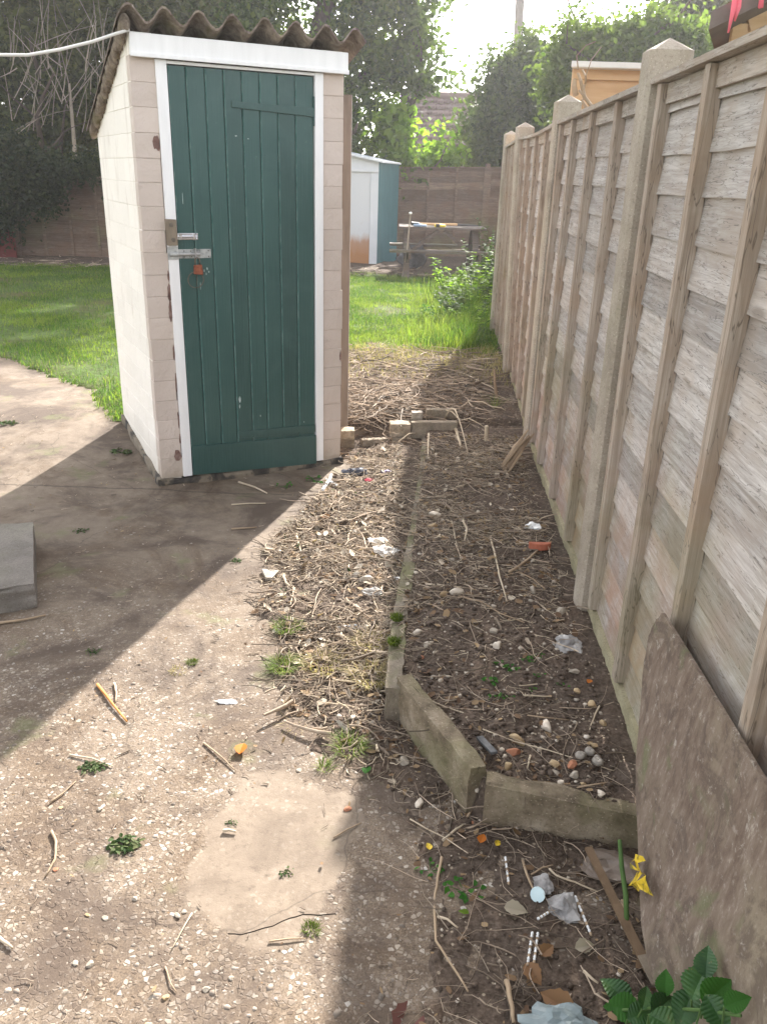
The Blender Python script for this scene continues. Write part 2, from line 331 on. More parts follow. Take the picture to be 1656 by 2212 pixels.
k.bsdf(c, k.ramp(gr, [(.3, .30), (.7, .44)]), k.bump(gr, .7, .004), .5); M['door'] = k.m
M['door_edge'] = simple('door_edge', [(.035,.10,.09), (.09,.18,.165), (.2,.28,.26)], 20, isl=0)
M['galv'] = simple('galv', [(.30,.29,.28), (.52,.51,.50)], 30, rough=.45, metal=.6, isl=0, bump=.2)
M['chrome'] = simple('chrome', [(.70,.70,.73), (.80,.80,.83)], 10, rough=.2, metal=1., isl=0, bump=.05)
M['flaked'] = simple('flaked', [(.10,.12,.11), (.42,.42,.41), (.56,.55,.53)], 45, rough=.6, isl=0, bump=.6)
M['rust'] = simple('rust', [(.10,.035,.02), (.27,.085,.045), (.36,.14,.08)], 60, rough=.6, metal=.3, isl=0)
M['chip'] = simple('chip', [(.25,.35,.33), (.6,.66,.65)], 60, isl=0)
M['rust_grey'] = simple('rust_grey', [(.07,.055,.045), (.22,.19,.15)], 60, rough=.6, metal=.3, isl=0)
M['block_wood'] = simple('block_wood', [(.17,.135,.10), (.29,.235,.175)], 5, (6,6,1), isl=0)
k = N('roof_sheet'); p = k.pos(); f = k.noise(p, 18, 6, .7, .4); f2 = k.noise(p, 110, 4, .7)
c = k.ramp(f, [(.32, (.085,.066,.05)), (.5, (.21,.168,.13)), (.66, (.34,.285,.225))]); c = k.mix(k.ramp(k.noise(p, 7, 5, .6), [(.55, 0), (.7, .6)]), c, (.12,.115,.05))
k.bsdf(c, .95, k.bump(f, .9, .012, k.bump(f2, .6, .004)), .15); M['roof_sheet'] = k.m
M['cable'] = simple('cable', [(.62,.60,.56), (.78,.76,.73)], 6, rough=.5, isl=0, bump=.1)
M['white_metal'] = simple('white_metal', [(.50,.53,.57), (.60,.62,.66)], 3, rough=.45, isl=0, bump=.05)
k = N('shed_door'); p = k.pos((1,1,.35)); sep = k.n('ShaderNodeSeparateXYZ', {0: k.geo().outputs['Position']})
f = k.noise(p, 9, 6, .7, .3); low = k.ramp(k.math('SUBTRACT', sep.outputs[2], k.math('MULTIPLY', f, .35)), [(.10, 1), (.32, .85), (.48, 0)])
c = k.mix(k.ramp(k.noise(k.pos(), 6, 5, .6), [(.6, 0), (.75, .4)]), (.52,.54,.57), (.40,.36,.35)); c = k.mix(low, c, (.34,.155,.055)); k.bsdf(c, .5, None, .4); M['shed_door'] = k.m
M['teal'] = simple('teal', [(.03,.105,.125), (.045,.14,.16)], 3, rough=.45, isl=0, bump=.05)
k = N('tiles'); p = k.pos(); rnd = k.geo().outputs['Random Per Island']; c = k.ramp(rnd, [(0, (.10,.062,.055)), (.6, (.17,.11,.10)), (1, (.23,.16,.14))]); c = k.mix(k.ramp(k.noise(p, 3, 4), [(.4, 0), (.7, .5)]), c, (.14,.12,.10)); k.bsdf(c, .8, None, .3); M['tiles'] = k.m
M['felt'] = simple('felt', [(.09,.068,.058), (.17,.135,.12)], 6, isl=.2)
M['pink'] = simple('pink', [(.75,.10,.16), (.85,.2,.25)], 6, isl=.1)
M['pole'] = simple('pole', [(.16,.14,.125), (.24,.21,.19)], 2, isl=0)
M['bark'] = simple('bark', [(.055,.043,.033), (.13,.10,.075)], 10, (3,3,.6), isl=.1, bump=.9, bsc=25, dist=.02)
M['pale_twig'] = simple('pale_twig', [(.20,.165,.125), (.34,.29,.23)], 6, isl=.3)
M['twig'] = simple('twig', [(.10,.073,.054), (.26,.20,.148), (.50,.41,.31)], 5, isl=.7, bump=.2)
M['stick'] = simple('stick', [(.22,.155,.10), (.40,.30,.20)], 9, isl=.2, bump=.5)
M['straw'] = simple('straw', [(.33,.26,.18), (.58,.49,.37)], 6, isl=.5, bump=.2)
M['stone'] = simple('stone', [(.24,.20,.155), (.42,.36,.29), (.58,.52,.45)], 28, isl=.3, bump=.4)
M['soil_lump'] = simple('soil_lump', [(.04,.028,.02), (.09,.064,.047), (.14,.105,.08)], 40, isl=.3, bump=.8)
M['pale_stone'] = simple('pale_stone', [(.17,.14,.11), (.30,.26,.21), (.48,.44,.39)], 30, isl=.2, bump=.4)
M['ochre_stone'] = simple('ochre_stone', [(.20,.13,.065), (.36,.27,.16), (.50,.41,.29)], 22, isl=.2, bump=.4)
M['orange_stone'] = simple('orange_stone', [(.22,.085,.045), (.40,.19,.11)], 26, isl=.2)
M['slate'] = simple('slate', [(.055,.055,.058), (.12,.12,.125)], 12, (1,4,1), isl=.1)
M['plastic_white'] = simple('plastic_white', [(.66,.66,.66), (.82,.83,.83)], 14, rough=.35, isl=.15)
M['plastic_grey'] = simple('plastic_grey', [(.12,.115,.115), (.25,.24,.235), (.36,.35,.34)], 22, rough=.4, isl=.1)
M['plastic_dark'] = simple('plastic_dark', [(.02,.02,.03), (.07,.075,.10)], 22, rough=.2, isl=.1, spec=.6)
M['plastic_purple'] = simple('plastic_purple', [(.08,.05,.30), (.16,.10,.45)], 22, rough=.3, isl=.1)
M['plastic_yellow'] = simple('plastic_yellow', [(.60,.45,.03), (.75,.60,.05)], 12, rough=.4, isl=.0)
M['tool_blue'] = simple('tool_blue', [(.20,.30,.45), (.35,.45,.6)], 12, rough=.4, isl=.0)
M['tool_black'] = simple('tool_black', [(.02,.02,.02), (.04,.04,.045)], 12, rough=.5, isl=.0)
M['bottle_cap'] = simple('bottle_cap', [(.45,.62,.66), (.66,.80,.83)], 12, rough=.35, isl=.0)
M['shell'] = simple('shell', [(.14,.12,.10), (.32,.29,.25)], 60, rough=.4, isl=.1)
M['moss'] = leaf_mat('moss', [(.05,.075,.012), (.11,.14,.025)], .3, .8)
M['leaf_brown'] = leaf_mat('leaf_brown', [(.20,.11,.06), (.30,.18,.10)], .3, .6)
M['leaf_orange'] = leaf_mat('leaf_orange', [(.45,.13,.02), (.55,.20,.05)], .3, .6)
M['leaf_purple'] = leaf_mat('leaf_purple', [(.12,.055,.05), (.18,.085,.07)], .2, .5)
M['leaf_pale'] = leaf_mat('leaf_pale', [(.30,.26,.20), (.42,.37,.29)], .2, .6)
M['chips'] = simple('chips', [(.20,.15,.11), (.46,.39,.30), (.66,.60,.50)], 12, isl=.4)
M['flint'] = simple('flint', [(.10,.078,.06), (.19,.155,.125), (.36,.32,.28)], 28, isl=.4)
M['leaf_dead'] = leaf_mat('leaf_dead', [(.10,.06,.04), (.20,.13,.08), (.32,.23,.14)], .2, .7)
k = N('yellow_leaf'); c = k.mix(k.ramp(k.noise(k.pos(), 60, 4, .6), [(.5, 0), (.6, 1)]), (.60,.42,.03), (.14,.12,.02)); k.bsdf(c, .5); M['yellow_leaf'] = k.m
M['weed_dark'] = leaf_mat('weed_dark', [(.025,.05,.018), (.055,.085,.03), (.10,.11,.05)], .2, .6)
M['weed'] = leaf_mat('weed', [(.03,.10,.02), (.06,.17,.03)], .35, .5)
M['green_stem'] = simple('green_stem', [(.045,.095,.025), (.10,.17,.05)], 12, isl=0)
k = N('bramble_leaf'); p = k.pos(); rnd_ = k.geo().outputs['Random Per Island']; c = k.ramp(k.noise(p, 18, 5, .6), [(.35, (.016,.050,.015)), (.6, (.036,.092,.022)), (.75, (.075,.14,.035))])
c = k.mix(k.ramp(k.noise(p, 70, 4, .7), [(.64, 0), (.72, .8)]), c, (.16,.12,.05)); k.bsdf(c, .42, k.bump(k.noise(p, 90, 4, .6), .4, .003), .3); M['bramble'] = k.m
k = N('film'); b = k.bsdf((.62,.60,.57), .25, k.bump(k.noise(k.pos(), 50, 4), .5, .006), .5); tr = k.n('ShaderNodeBsdfTransparent')
mx = k.n('ShaderNodeMixShader', {0: .45, 1: tr.outputs[0], 2: b.outputs[0]}); k.t.links.new(mx.outputs[0], k.out.inputs[0]); M['film'] = k.m
M['grass'] = leaf_mat('grass', [(.032,.072,.018), (.06,.118,.028), (.10,.16,.038), (.18,.19,.06)], .48, .5, ((.13,.19,.035), (.22,.25,.07)), 1.6)
M['tuft'] = leaf_mat('tuft', [(.07,.12,.025), (.14,.19,.05), (.22,.22,.09)], .35, .6)
M['dry_grass'] = leaf_mat('dry_grass', [(.30,.23,.13), (.42,.34,.20), (.22,.21,.09)], .3, .7)
M['leaf_ivy'] = leaf_mat('leaf_ivy', [(.020,.042,.014), (.045,.082,.024), (.070,.115,.036), (.11,.155,.045)], .38, .38, ((.08,.125,.022), (.15,.19,.035)), .55)
M['leaf_dark'] = leaf_mat('leaf_dark', [(.026,.036,.015), (.055,.068,.027), (.10,.11,.045)], .35, .4, ((.10,.11,.028), (.17,.16,.05)), .5)
M['leaf_conifer'] = leaf_mat('leaf_conifer', [(.014,.024,.013), (.03,.042,.02), (.055,.062,.03)], .2, .5)
M['leaf_hedge'] = leaf_mat('leaf_hedge', [(.035,.055,.024), (.065,.092,.038), (.10,.13,.05)], .38, .4, ((.11,.15,.03), (.16,.20,.045)), .45)
M['leaf_light'] = leaf_mat('leaf_light', [(.035,.062,.022), (.065,.098,.034), (.10,.135,.05)], .40, .45, ((.10,.14,.035), (.14,.18,.055)), .6)
M['leaf_lime'] = leaf_mat('leaf_lime', [(.09,.16,.02), (.16,.25,.035), (.22,.30,.06)], .5, .5)
# ------------------------------------------------------------------ ground shape
def sstep(a, b, x):
    t = np.clip((x-a)/(b-a), 0, 1); return t*t*(3-2*t)
def vnoise(x, y, sc, seed=0):      # cheap value noise on arrays
    x = np.asarray(x)*sc+seed*17.3; y = np.asarray(y)*sc+seed*9.1
    xi = np.floor(x).astype(np.int64); yi = np.floor(y).astype(np.int64); fx = x-xi; fy = y-yi
    fx = fx*fx*(3-2*fx); fy = fy*fy*(3-2*fy)
    def h(a, b):
        n = (a*374761393 + b*668265263 + seed*1442695) & 0x7fffffff
        n = ((n ^ (n >> 13))*1274126177) & 0x7fffffff
        return ((n ^ (n >> 16)) & 0xffff)/65535.
    return (h(xi, yi)*(1-fx)+h(xi+1, yi)*fx)*(1-fy)+(h(xi, yi+1)*(1-fx)+h(xi+1, yi+1)*fx)*fy
def fbm(x, y, sc, seed=0, o=4):
    r = 0; a = 1; t = 0
    for i in range(o): r = r+a*vnoise(x, y, sc*2**i, seed+i); t += a; a *= .55
    return r/t
KERB = [G(850,1480,.13), G(854,1400,.13), G(868,1300,.12), G(885,1200,.11), G(897,1120,.10), G(906,1060,.10), G(922,960,.10)]
KY = [p.y for p in KERB]; KX = [p.x for p in KERB]
def kx(y): return np.interp(y, KY, KX)
PB = [(735,1010),(700,1040),(640,1110),(565,1190),(545,1300),(590,1400),(605,1500),(655,1620),(740,1665),(830,1720),(872,1850),(890,2000),(880,2212)]
PBg = sorted([(G(*p).y, G(*p).x) for p in PB])
def pathx(y): return np.interp(y, [a for a, b in PBg], [b for a, b in PBg])
SA1, SA2 = G(851,1551), G(1006,1761)      # diagonal edging slab, foot of its outer face
SB1, SB2 = G(1040,1785), G(1366,1835)
def rise(x, y):     # the whole plot climbs a little behind and left of the outhouse
    return .12*sstep(3.7, 5.3, y)*sstep(-.9, -1.25, x) + .12*sstep(5.04, 5.16, y)*sstep(-1.2, -.9, x)
def bedmask(x, y):
    inside = sstep(-.01, .01, x-kx(y))*(y > SA1.y)
    # diagonal end of the bed
    d = Vector((SA2.x-SA1.x, SA2.y-SA1.y)); n = Vector((-d.y, d.x)).normalized()
    da = (x-SA1.x)*n.x+(y-SA1.y)*n.y
    d2 = Vector((SB2.x-SB1.x, SB2.y-SB1.y)); n2 = Vector((-d2.y, d2.x)).normalized()
    db = (x-SB1.x)*n2.x+(y-SB1.y)*n2.y
    diag = sstep(.015, .035, da)*sstep(.015, .035, db)
    return np.where(y > SA1.y, inside, 1.0)*diag*(y < 5.05)
def hsoil(x, y):
    x = np.asarray(x, dtype=float); y = np.asarray(y, dtype=float)
    r = rise(x, y); b = bedmask(x, y)
    r = r + b*(.105 - .10*sstep(3.9, 4.3, y)*0)*(1-sstep(5.04, 5.14, y))
    px = pathx(np.clip(y, .9, 4.6)) + (fbm(x, y, 9, 3)-.5)*.14
    cov = sstep(-.03, .05, x-px)
    cov = np.where(y > 4.6, 1.0, cov)
    cor = sstep(.30, .0, np.abs(x-(kx(y)-.10)))*sstep(2.1, 3.0, y)*(y < 5.05)*(1-b)
    r = r + cov*(.004 + .052*cor) - (1-cov)*.03
    r = r + cov*((fbm(x, y, 14, 1)-.5)*.035 + (fbm(x, y, 55, 2, 3)-.5)*.014)
    return r
def hsoil1(x, y): return float(hsoil(np.array([x]), np.array([y]))[0])
LB = [(-9.,7.9)]+[(G(px, py, .10).x, G(px, py, .10).y) for px, py in ((0,775),(95,820),(190,850),(215,890),(245,915))]
def lawn_edge(x): return np.interp(x, [a for a, b in LB], [b for a, b in LB])
def hlawn(x, y):
    left = rise(x, y) + .012 + (fbm(x, y, 4, 5)-.5)*.03
    m = sstep(-.05, .03, y-(lawn_edge(x)+(fbm(x, y, 6, 8)-.5)*.16))
    return np.where(x < -1.0, left - (1-m)*.08, .125+(fbm(x, y, 4, 5)-.5)*.03 - .07*sstep(7.3, 6.6, y) - .3*sstep(6.4, 5.9, y))
def hpath(x, y): return rise(x, y) + (fbm(x, y, 3, 11)-.5)*.006
def grid(name, x0, x1, y0, y1, st, hf, mat):
    xs = np.arange(x0, x1+st/2, st); ys = np.arange(y0, y1+st/2, st)
    X, Y = np.meshgrid(xs, ys); Z = hf(X, Y); nx = len(xs); ny = len(ys)
    V = np.stack([X, Y, Z], -1).reshape(-1, 3)
    i = (np.arange(ny-1)[:, None]*nx+np.arange(nx-1)[None, :]).ravel()
    o = npmesh(name, V, np.stack([i, i+1, i+nx+1, i+nx], -1), mat, None, True)
    tag(o, kind='structure'); return o
grid('soil', -.95, 1.15, .5, 7.6, .0125, hsoil, M['soil'])
grid('path', -4.6, .75, .2, 7.9, .05, hpath, M['path'])
grid('lawn', -12., 2.6, 4.9, 14.6, .06, hlawn, M['lawn'])
mb = MB(); mb.add([(-150,-60,-.10),(150,-60,-.10),(150,240,-.10),(-150,240,-.10)], [(0,1,2,3)]); tag(mb.build('ground', M['far_ground']), kind='structure')
mb = MB(); mb.add([(-12,14.4,.06),(14,14.4,.06),(14,24,.06),(-12,24,.06)], [(0,1,2,3)]); tag(mb.build('ground_beyond', M['soil']), kind='structure')
grid('earth_strip', -12., 2.4, 12.9, 14.9, .06, lambda x, y: .115+.03*(fbm(x, y, 5, 21)-.5)+.05*sstep(13.0, 13.4, y)-.03*sstep(13.1, 12.9, y), M['soil'])
# repair screed on the path
pts = [(430,1713),(515,1695),(585,1686),(655,1656),(735,1648),(775,1680),(765,1760),(735,1880),(700,1976),(640,1982),(590,2003),(545,2018),(500,2014),(478,1968),(435,1896),(402,1806),(408,1755)]
P = [G(x, y, .0032) for x, y in pts]; ring = []
for i in range(len(P)):
    a, b = P[i], P[(i+1) % len(P)]
    for t in range(5):
        q = a.lerp(b, t/5); ring.append(q + Vector((random.uniform(-.009,.009), random.uniform(-.009,.009), 0)))
cen = sum(ring, Vector())/len(ring); n = len(ring)
mb = MB(); crack = [G(x, y, .0) for x, y in ((493,2018),(520,2020),(550,2012),(590,1998),(625,1982),(655,1972),(690,1975),(725,1975))]
for q in crack: q.z = float(hpath(np.array([q.x]), np.array([q.y]))[0])-.0002
mb.tube([q.lerp(crack[min(i+1, 7)], t)+Vector((0, random.uniform(-.003,.003), 0)) for i, q in enumerate(crack) for t in (0, .5)], .0018, 4)
tag(mb.build('path_crack', simple('crack_dark', [(.02,.015,.012), (.04,.03,.02)], 9, isl=0)), kind='structure')
# ------------------------------------------------------------------ brick outhouse
SO = Vector((-1.165, 4.066, 0)); SD = Vector((.88648, .46277, 0)); SV = Vector((-.46277, .88648, 0)); SZ = Vector((0,0,1))
def sp_(u, v, z): return SO + SD*u + SV*v + SZ*z
def sbox(mb, u0, u1, v0, v1, z0, z1, mi=0):
    mb.hexa([sp_(u0,v0,z0), sp_(u1,v0,z0), sp_(u1,v1,z0), sp_(u0,v1,z0), sp_(u0,v0,z1), sp_(u1,v0,z1), sp_(u1,v1,z1), sp_(u0,v1,z1)], mi)
W, D = 1.025, .95
def roofz(v): return 2.095 - (2.095-1.735)*v/D
oh = empty('brick_outhouse', SO, 'small pale painted brick outhouse with a green plank door and corrugated roof', 'outhouse')
mb = MB()
# core walls (door opening left free)
def core(u0, u1, v0, v1, z0=.0, mi=0):
    mb.hexa([sp_(u0,v0,z0), sp_(u1,v0,z0), sp_(u1,v1,z0), sp_(u0,v1,z0), sp_(u0,v0,roofz(v0)), sp_(u1,v0,roofz(v0)), sp_(u1,v1,roofz(v1)), sp_(u0,v1,roofz(v1))], mi)
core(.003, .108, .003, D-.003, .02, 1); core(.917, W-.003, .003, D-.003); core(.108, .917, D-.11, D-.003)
mb2 = MB()
zc = .045; row = 0
while zc < 2.09:
    z1 = zc+.103+random.uniform(-.003, .003)
    for (ua, ub) in ((0, .113), (.914, W)):
        if zc < 1.95:
            a = ua+random.uniform(-.003,.003) if ua == 0 else ua+random.uniform(-.004, .003); b = ub+random.uniform(-.005,.004) if ub != W else W+random.uniform(-.004,.003)
            sbox(mb, a, b, -random.uniform(0,.003), .06, zc+.0008, min(z1, 2.02)-.0005, 0)
    # side walls in brick bond
    off = .11*(row % 2)
    for side in (0, 1):
        v = .06 - off*0 if not (row % 2) else .06+.05
        va = .062
        while va < D-.01:
            vb = min(va+(.215 if va > .07 or not (row % 2) else .11), D)
            zt = min(z1-.0002, roofz((va+vb)/2)-.005)
            if zt > zc+.03:
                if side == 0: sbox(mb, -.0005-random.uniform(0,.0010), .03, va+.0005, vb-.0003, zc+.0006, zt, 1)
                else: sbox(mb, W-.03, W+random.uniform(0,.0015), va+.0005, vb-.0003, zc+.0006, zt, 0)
            va = vb
    zc = z1; row += 1
# front face of the left pillar keeps the pink coat; its return is brightened to carry glare and bounce light
wall = mb.build('wall', [M['wall_pink'], M['wall_glare']], oh)
wall.modifiers.new('b', 'BEVEL').width = .0018
# chipped patches showing bare brick
def patch(mbx, u, z, ru, rz, v=-.0045, n=11, seed=1):
    rr = random.Random(seed); poly = [(u+ru*_c(6.283*i/n)*rr.uniform(.65,1.15), z+rz*_s(6.283*i/n)*rr.uniform(.65,1.15)) for i in range(n)]
    mbx.prism([sp_(a, v, b) for a, b in poly], SV*.006)
for u_, z_, ru_, rz_, sd_ in ((.096,1.655,.018,.035,3),(.107,.99,.010,.05,5),(.108,.90,.010,.05,6),(.109,1.07,.005,.03,7),(.093,.165,.022,.032,8),(.110,.70,.005,.04,9),(.110,.55,.004,.05,12),(.110,.36,.004,.05,13),(.111,.25,.004,.03,14),(1.018,.62,.005,.03,15)):
    mb = MB(); patch(mb, u_, z_, ru_, rz_, seed=sd_, n=17); mb.build('bare_brick_patch', M['raw_brick'], oh)
# plinth
mb = MB()
def rough_bar(mbx, A_, B_, nrm_, th, z0, zf_, n_=40, rows=4, seed=0):
    V = []; 
    for i in range(n_+1):
        q = A_.lerp(B_, i/n_); zt = zf_(i/n_)+.012*noise.noise(q*9+Vector((seed,0,0)))
        for j in range(rows+1):
            z = z0+(zt-z0)*j/rows; o_ = th*(1-.35*j/rows)+.010*noise.noise(Vector((q.x*12, q.y*12, z*18+seed)))
            V.append(q+nrm_*o_+SZ*z)
        V.append(q-nrm_*.02+SZ*zt)
    m_ = rows+2; fs = [(i*m_+j, (i+1)*m_+j, (i+1)*m_+j+1, i*m_+j+1) for i in range(n_) for j in range(m_-1)]
    mbx.add(V, fs)
rough_bar(mb, sp_(-.02,0,0), sp_(W+.01,0,0), -SV, .022, -.05, lambda t: .040-.006*t)
rough_bar(mb, sp_(0,D,0), sp_(0,-.02,0), -SD, .026, -.05, lambda t: .15-.105*t, seed=5)
mb.build('plinth', M['plinth'], oh, smooth=True)
# roof: corrugated cement sheet
mb = MB(); nu = 140; us = [-.045+1.155*i/nu for i in range(nu+1)]
vs_ = [-.065, .1, .35, .6, .85, 1.03]
def corr(u): return .032*_c(2*math.pi*(u-.003)/.1505)
rows = []
for j, v in enumerate(vs_):
    rows.append([sp_(u, v+(random.uniform(-.006,.006) if j == 0 else 0), roofz(v)+.040+corr(u)+random.uniform(-.0012,.0012)) for u in us])
V = [p for r in rows for p in r]; V += [p-SZ*.009 for p in V]; n = nu+1; m = len(vs_); fs = []
for j in range(m-1):
    for i in range(nu):
        a = j*n+i; fs.append((a, a+1, a+n+1, a+n)); b = a+m*n; fs.append((b+n, b+n+1, b+1, b))
for i in range(nu):
    fs.append((i+m*n, i+1+m*n, i+1, i)); a = (m-1)*n+i; fs.append((a, a+1, a+1+m*n, a+m*n))
for j in range(m-1):
    a = j*n; fs.append((a, a+n, a+n+m*n, a+m*n)); a = j*n+nu; fs.append((a+m*n, a+n+m*n, a+n, a))
mb.add(V, fs); rf = mb.build('roof', M['roof_sheet'], oh, smooth=True)
rf.modifiers.new('es', 'EDGE_SPLIT').split_angle = R_(50)
# crumbling mortar fillet along the left verge
mb = MB()
for i in range(26):
    v = -.03+i*.041; z = roofz(v)+.012
    mb.blob(sp_(-.012, v, z-.004), (.022, .034, .040), i+50, 2, .35)
mb.build('verge_mortar', M['roof_sheet'], oh, smooth=True)
# fascia and door frame
mb = MB(); sbox(mb, .006, 1.038, -.028, -.004, 2.0, 2.088); sbox(mb, .004, 1.040, -.036, -.026, 1.994, 2.012)
mb.build('fascia', M['trim'], oh, bevel=.003)
mb = MB()
mb.hexa([sp_(.116,-.012,.045), sp_(.163,-.012,.045), sp_(.163,.05,.045), sp_(.116,.05,.045), sp_(.112,-.012,1.994), sp_(.162,-.012,1.994), sp_(.162,.05,1.994), sp_(.112,.05,1.994)])
sbox(mb, .870, .914, -.012, .05, .035, 1.994); sbox(mb, .1625, .8695, -.0095, .05, 1.979, 1.992)
mb.build('door_frame', M['trim'], oh, bevel=.002)
# door
dr = MB(); ud = [.1665, .247, .334, .420, .506, .592, .681, .771, .8665]
for i in range(8):
    a, b = ud[i], ud[i+1]; v0, v1 = -.004+random.uniform(-.0008,.0008), .02; z0 = .052-.025*i/8; z1 = 1.974
    prof = [(a+.0012, v1), (a+.0012, v0+.005), (a+.0055, v0), (b-.0055, v0), (b-.0012, v0+.005), (b-.0012, v1)]
    dr.prism([sp_(q[0], q[1], z0) for q in prof], SZ*(z1-z0)); dr.mi[-6+1] = 1
sbox(dr, .17, .86, .021, .03, .05, 1.97)
door = dr.build('door', [M['door'], M['door_edge']], oh)
mb = MB()   # weather board at the foot, slightly out of level
mb.hexa([sp_(.167,-.022,.050), sp_(.867,-.022,.024), sp_(.867,-.005,.024), sp_(.167,-.005,.050), sp_(.167,-.020,.206), sp_(.867,-.020,.190), sp_(.867,-.005,.190), sp_(.167,-.005,.206)])
mb.build('weather_board', M['door'], door, bevel=.002)
for (zl0, zl1, zr0, zr1, ul) in ((1.820, 1.846, 1.800, 1.840, .455), (.222, .258, .208, .250, .424)):
    mb = MB(); mb.hexa([sp_(ul,-.013,zl0), sp_(.862,-.013,zr0), sp_(.862,-.0045,zr0), sp_(ul,-.0045,zl0), sp_(ul,-.013,zl1), sp_(.862,-.013,zr1), sp_(.862,-.0045,zr1), sp_(ul,-.0045,zl1)])
    mb.build('hinge_strap', M['door'], door, bevel=.0015)
mb = MB(); sbox(mb, .861, .866, -.014, -.0045, 1.76, 1.89); mb.build('hinge_plate', M['door'], door)
for u_, z_, ru_, rz_, sd_ in ((.439,.428,.007,.02,21),(.437,.395,.003,.012,22),(.300,1.10,.003,.008,30),(.308,1.085,.004,.005,31),(.285,1.09,.002,.008,32),(.294,1.075,.002,.006,33),(.262,1.02,.0016,.02,34),(.55,.33,.002,.006,35),(.80,.27,.003,.003,36),(.20,1.42,.0015,.03,37),(.47,1.70,.006,.003,38),(.53,1.69,.004,.003,39)):
    mb = MB(); patch(mb, u_, z_, ru_, rz_, -.0052, 9, sd_); mb.build('chipped_paint', M['chip'], door)
# chrome bolt
mb = MB(); sbox(mb, .163, .262, -.010, -.004, 1.236, 1.266)
for z in (1.262, 1.24): sbox(mb, .163, .262, -.0115, -.0095, z-.002, z+.002)
mb.tube([sp_(.160,-.016,1.251), sp_(.258,-.016,1.251)], .0055, 10); mb.tube([sp_(.252,-.016,1.251), sp_(.252,-.030,1.238)], .004, 8)
sbox(mb, .168, .182, -.021, -.009, 1.236, 1.266); sbox(mb, .236, .246, -.021, -.009, 1.241, 1.262)
cb = mb.build('chrome_bolt', M['chrome'], door, bevel=.0008)
for u, z in ((.172,1.262), (.25,1.262)):
    mb = MB(); mb.tube([sp_(u,-.0115,z), sp_(u,-.0125,z)], .003, 8); mb.build('screw', M['tool_black'], cb)
# old galvanised bolt and plate
mb = MB(); sbox(mb, .163, .322, -.0085, -.0045, 1.150, 1.192); ob = mb.build('bolt_plate', M['flaked'], door, bevel=.001)
mb = MB(); mb.tube([sp_(.118,-.020,1.170), sp_(.265,-.020,1.169)], .0065, 10); sbox(mb, .238, .246, -.028, -.008, 1.148, 1.196); mb.build('bolt_rod', M['galv'], ob, smooth=False)
for u, z in ((.19,1.184), (.222,1.183), (.226,1.157), (.19,1.157), (.309,1.184), (.309,1.158)):
    mb = MB(); mb.tube([sp_(u,-.0085,z), sp_(u,-.0100,z)], .0032, 8); mb.build('screw', M['rust_grey'], ob)
mb = MB(); sbox(mb, .110, .160, -.017, -.0125, 1.146, 1.203); mb.tube([sp_(.118,-.020,1.170), sp_(.158,-.020,1.170)], .010, 10); mb.build('bolt_keeper', M['flaked'], oh, bevel=.001)
mb = MB(); mb.hexa([sp_(.108,-.034,1.212), sp_(.157,-.034,1.212), sp_(.157,-.0125,1.212), sp_(.108,-.0125,1.212), sp_(.106,-.034,1.330), sp_(.156,-.034,1.328), sp_(.156,-.0125,1.328), sp_(.106,-.0125,1.330)])
kb = mb.build('keeper_block', M['block_wood'], oh, bevel=.002)
for u, z in ((.131, 1.305), (.137, 1.238)):
    mb = MB(); mb.tube([sp_(u,-.034,z), sp_(u,-.0365,z)], .010, 12); mb.tube([sp_(u,-.0365,z), sp_(u,-.0405,z)], .0062, 6); mb.build('bolt_head', M['rust_grey'], kb)
# padlock hanging on the bolt
pl = empty('padlock', sp_(.248,-.03,1.09), 'small rusty copper coloured padlock hanging from the bolt of the green door', 'padlock')
mb = MB(); mb.hexa([sp_(.226,-.036,1.078), sp_(.272,-.036,1.074), sp_(.272,-.018,1.074), sp_(.226,-.018,1.078), sp_(.229,-.036,1.120), sp_(.268,-.036,1.122), sp_(.268,-.018,1.122), sp_(.229,-.018,1.120)]); mb.build('lock_body', M['rust'], pl, bevel=.003)
mb = MB(); mb.tube([sp_(.237,-.027,1.118)]+[sp_(.247-.011*_c(a), -.027, 1.142+.012*_s(a)) for a in [i*math.pi/8 for i in range(9)]]+[sp_(.259,-.027,1.118)], .003, 8); mb.build('shackle', M['rust_grey'], pl, smooth=True)
kr = MB(); cr = sp_(.235,-.026,1.051); rr = .038
kr.tube([cr+SD*rr*_c(a)+SZ*rr*_s(a)+SV*(-.004*_s(a)) for a in [i*math.pi/16 for i in range(33)]], .0024, 6, cap=False)
kr.tube([cr+SZ*.036+SD*.01, cr-SZ*.034+SD*.004], .0016, 5)
tag(kr.build('steel_ring', M['rust_grey'], smooth=True, origin=cr), 'rusty wire ring hanging below the padlock', 'ring')
# post beside the outhouse
a = at(742, 905, 4.92); b = at(748.5, 205, 4.92)
mb = MB(); mb.beam((a.x, 4.92, -.02), (b.x+.004, 4.92, b.z), .05, .035, (0,1,0)); tag(mb.build('timber_post', M['post_wood'], origin=(a.x, 4.92, 0)), 'thin weathered timber post upright beside the outhouse side wall', 'post')
# cable from the eaves
pts = [Vector((-4.2, 3.3, 1.78))]+[at(x, y, Y) for x, y, Y in ((-60,113,3.72),(0,118.5,3.78),(60,119,3.83),(130,107,3.89),(200,90,3.95),(250,73,3.99),(279,64,4.03))]
mb = MB(); mb.tube(pts, .0062, 8); tag(mb.build('cable', M['cable'], smooth=True, origin=pts[-1]), 'pale cable sagging from the outhouse eaves towards the house', 'cable')
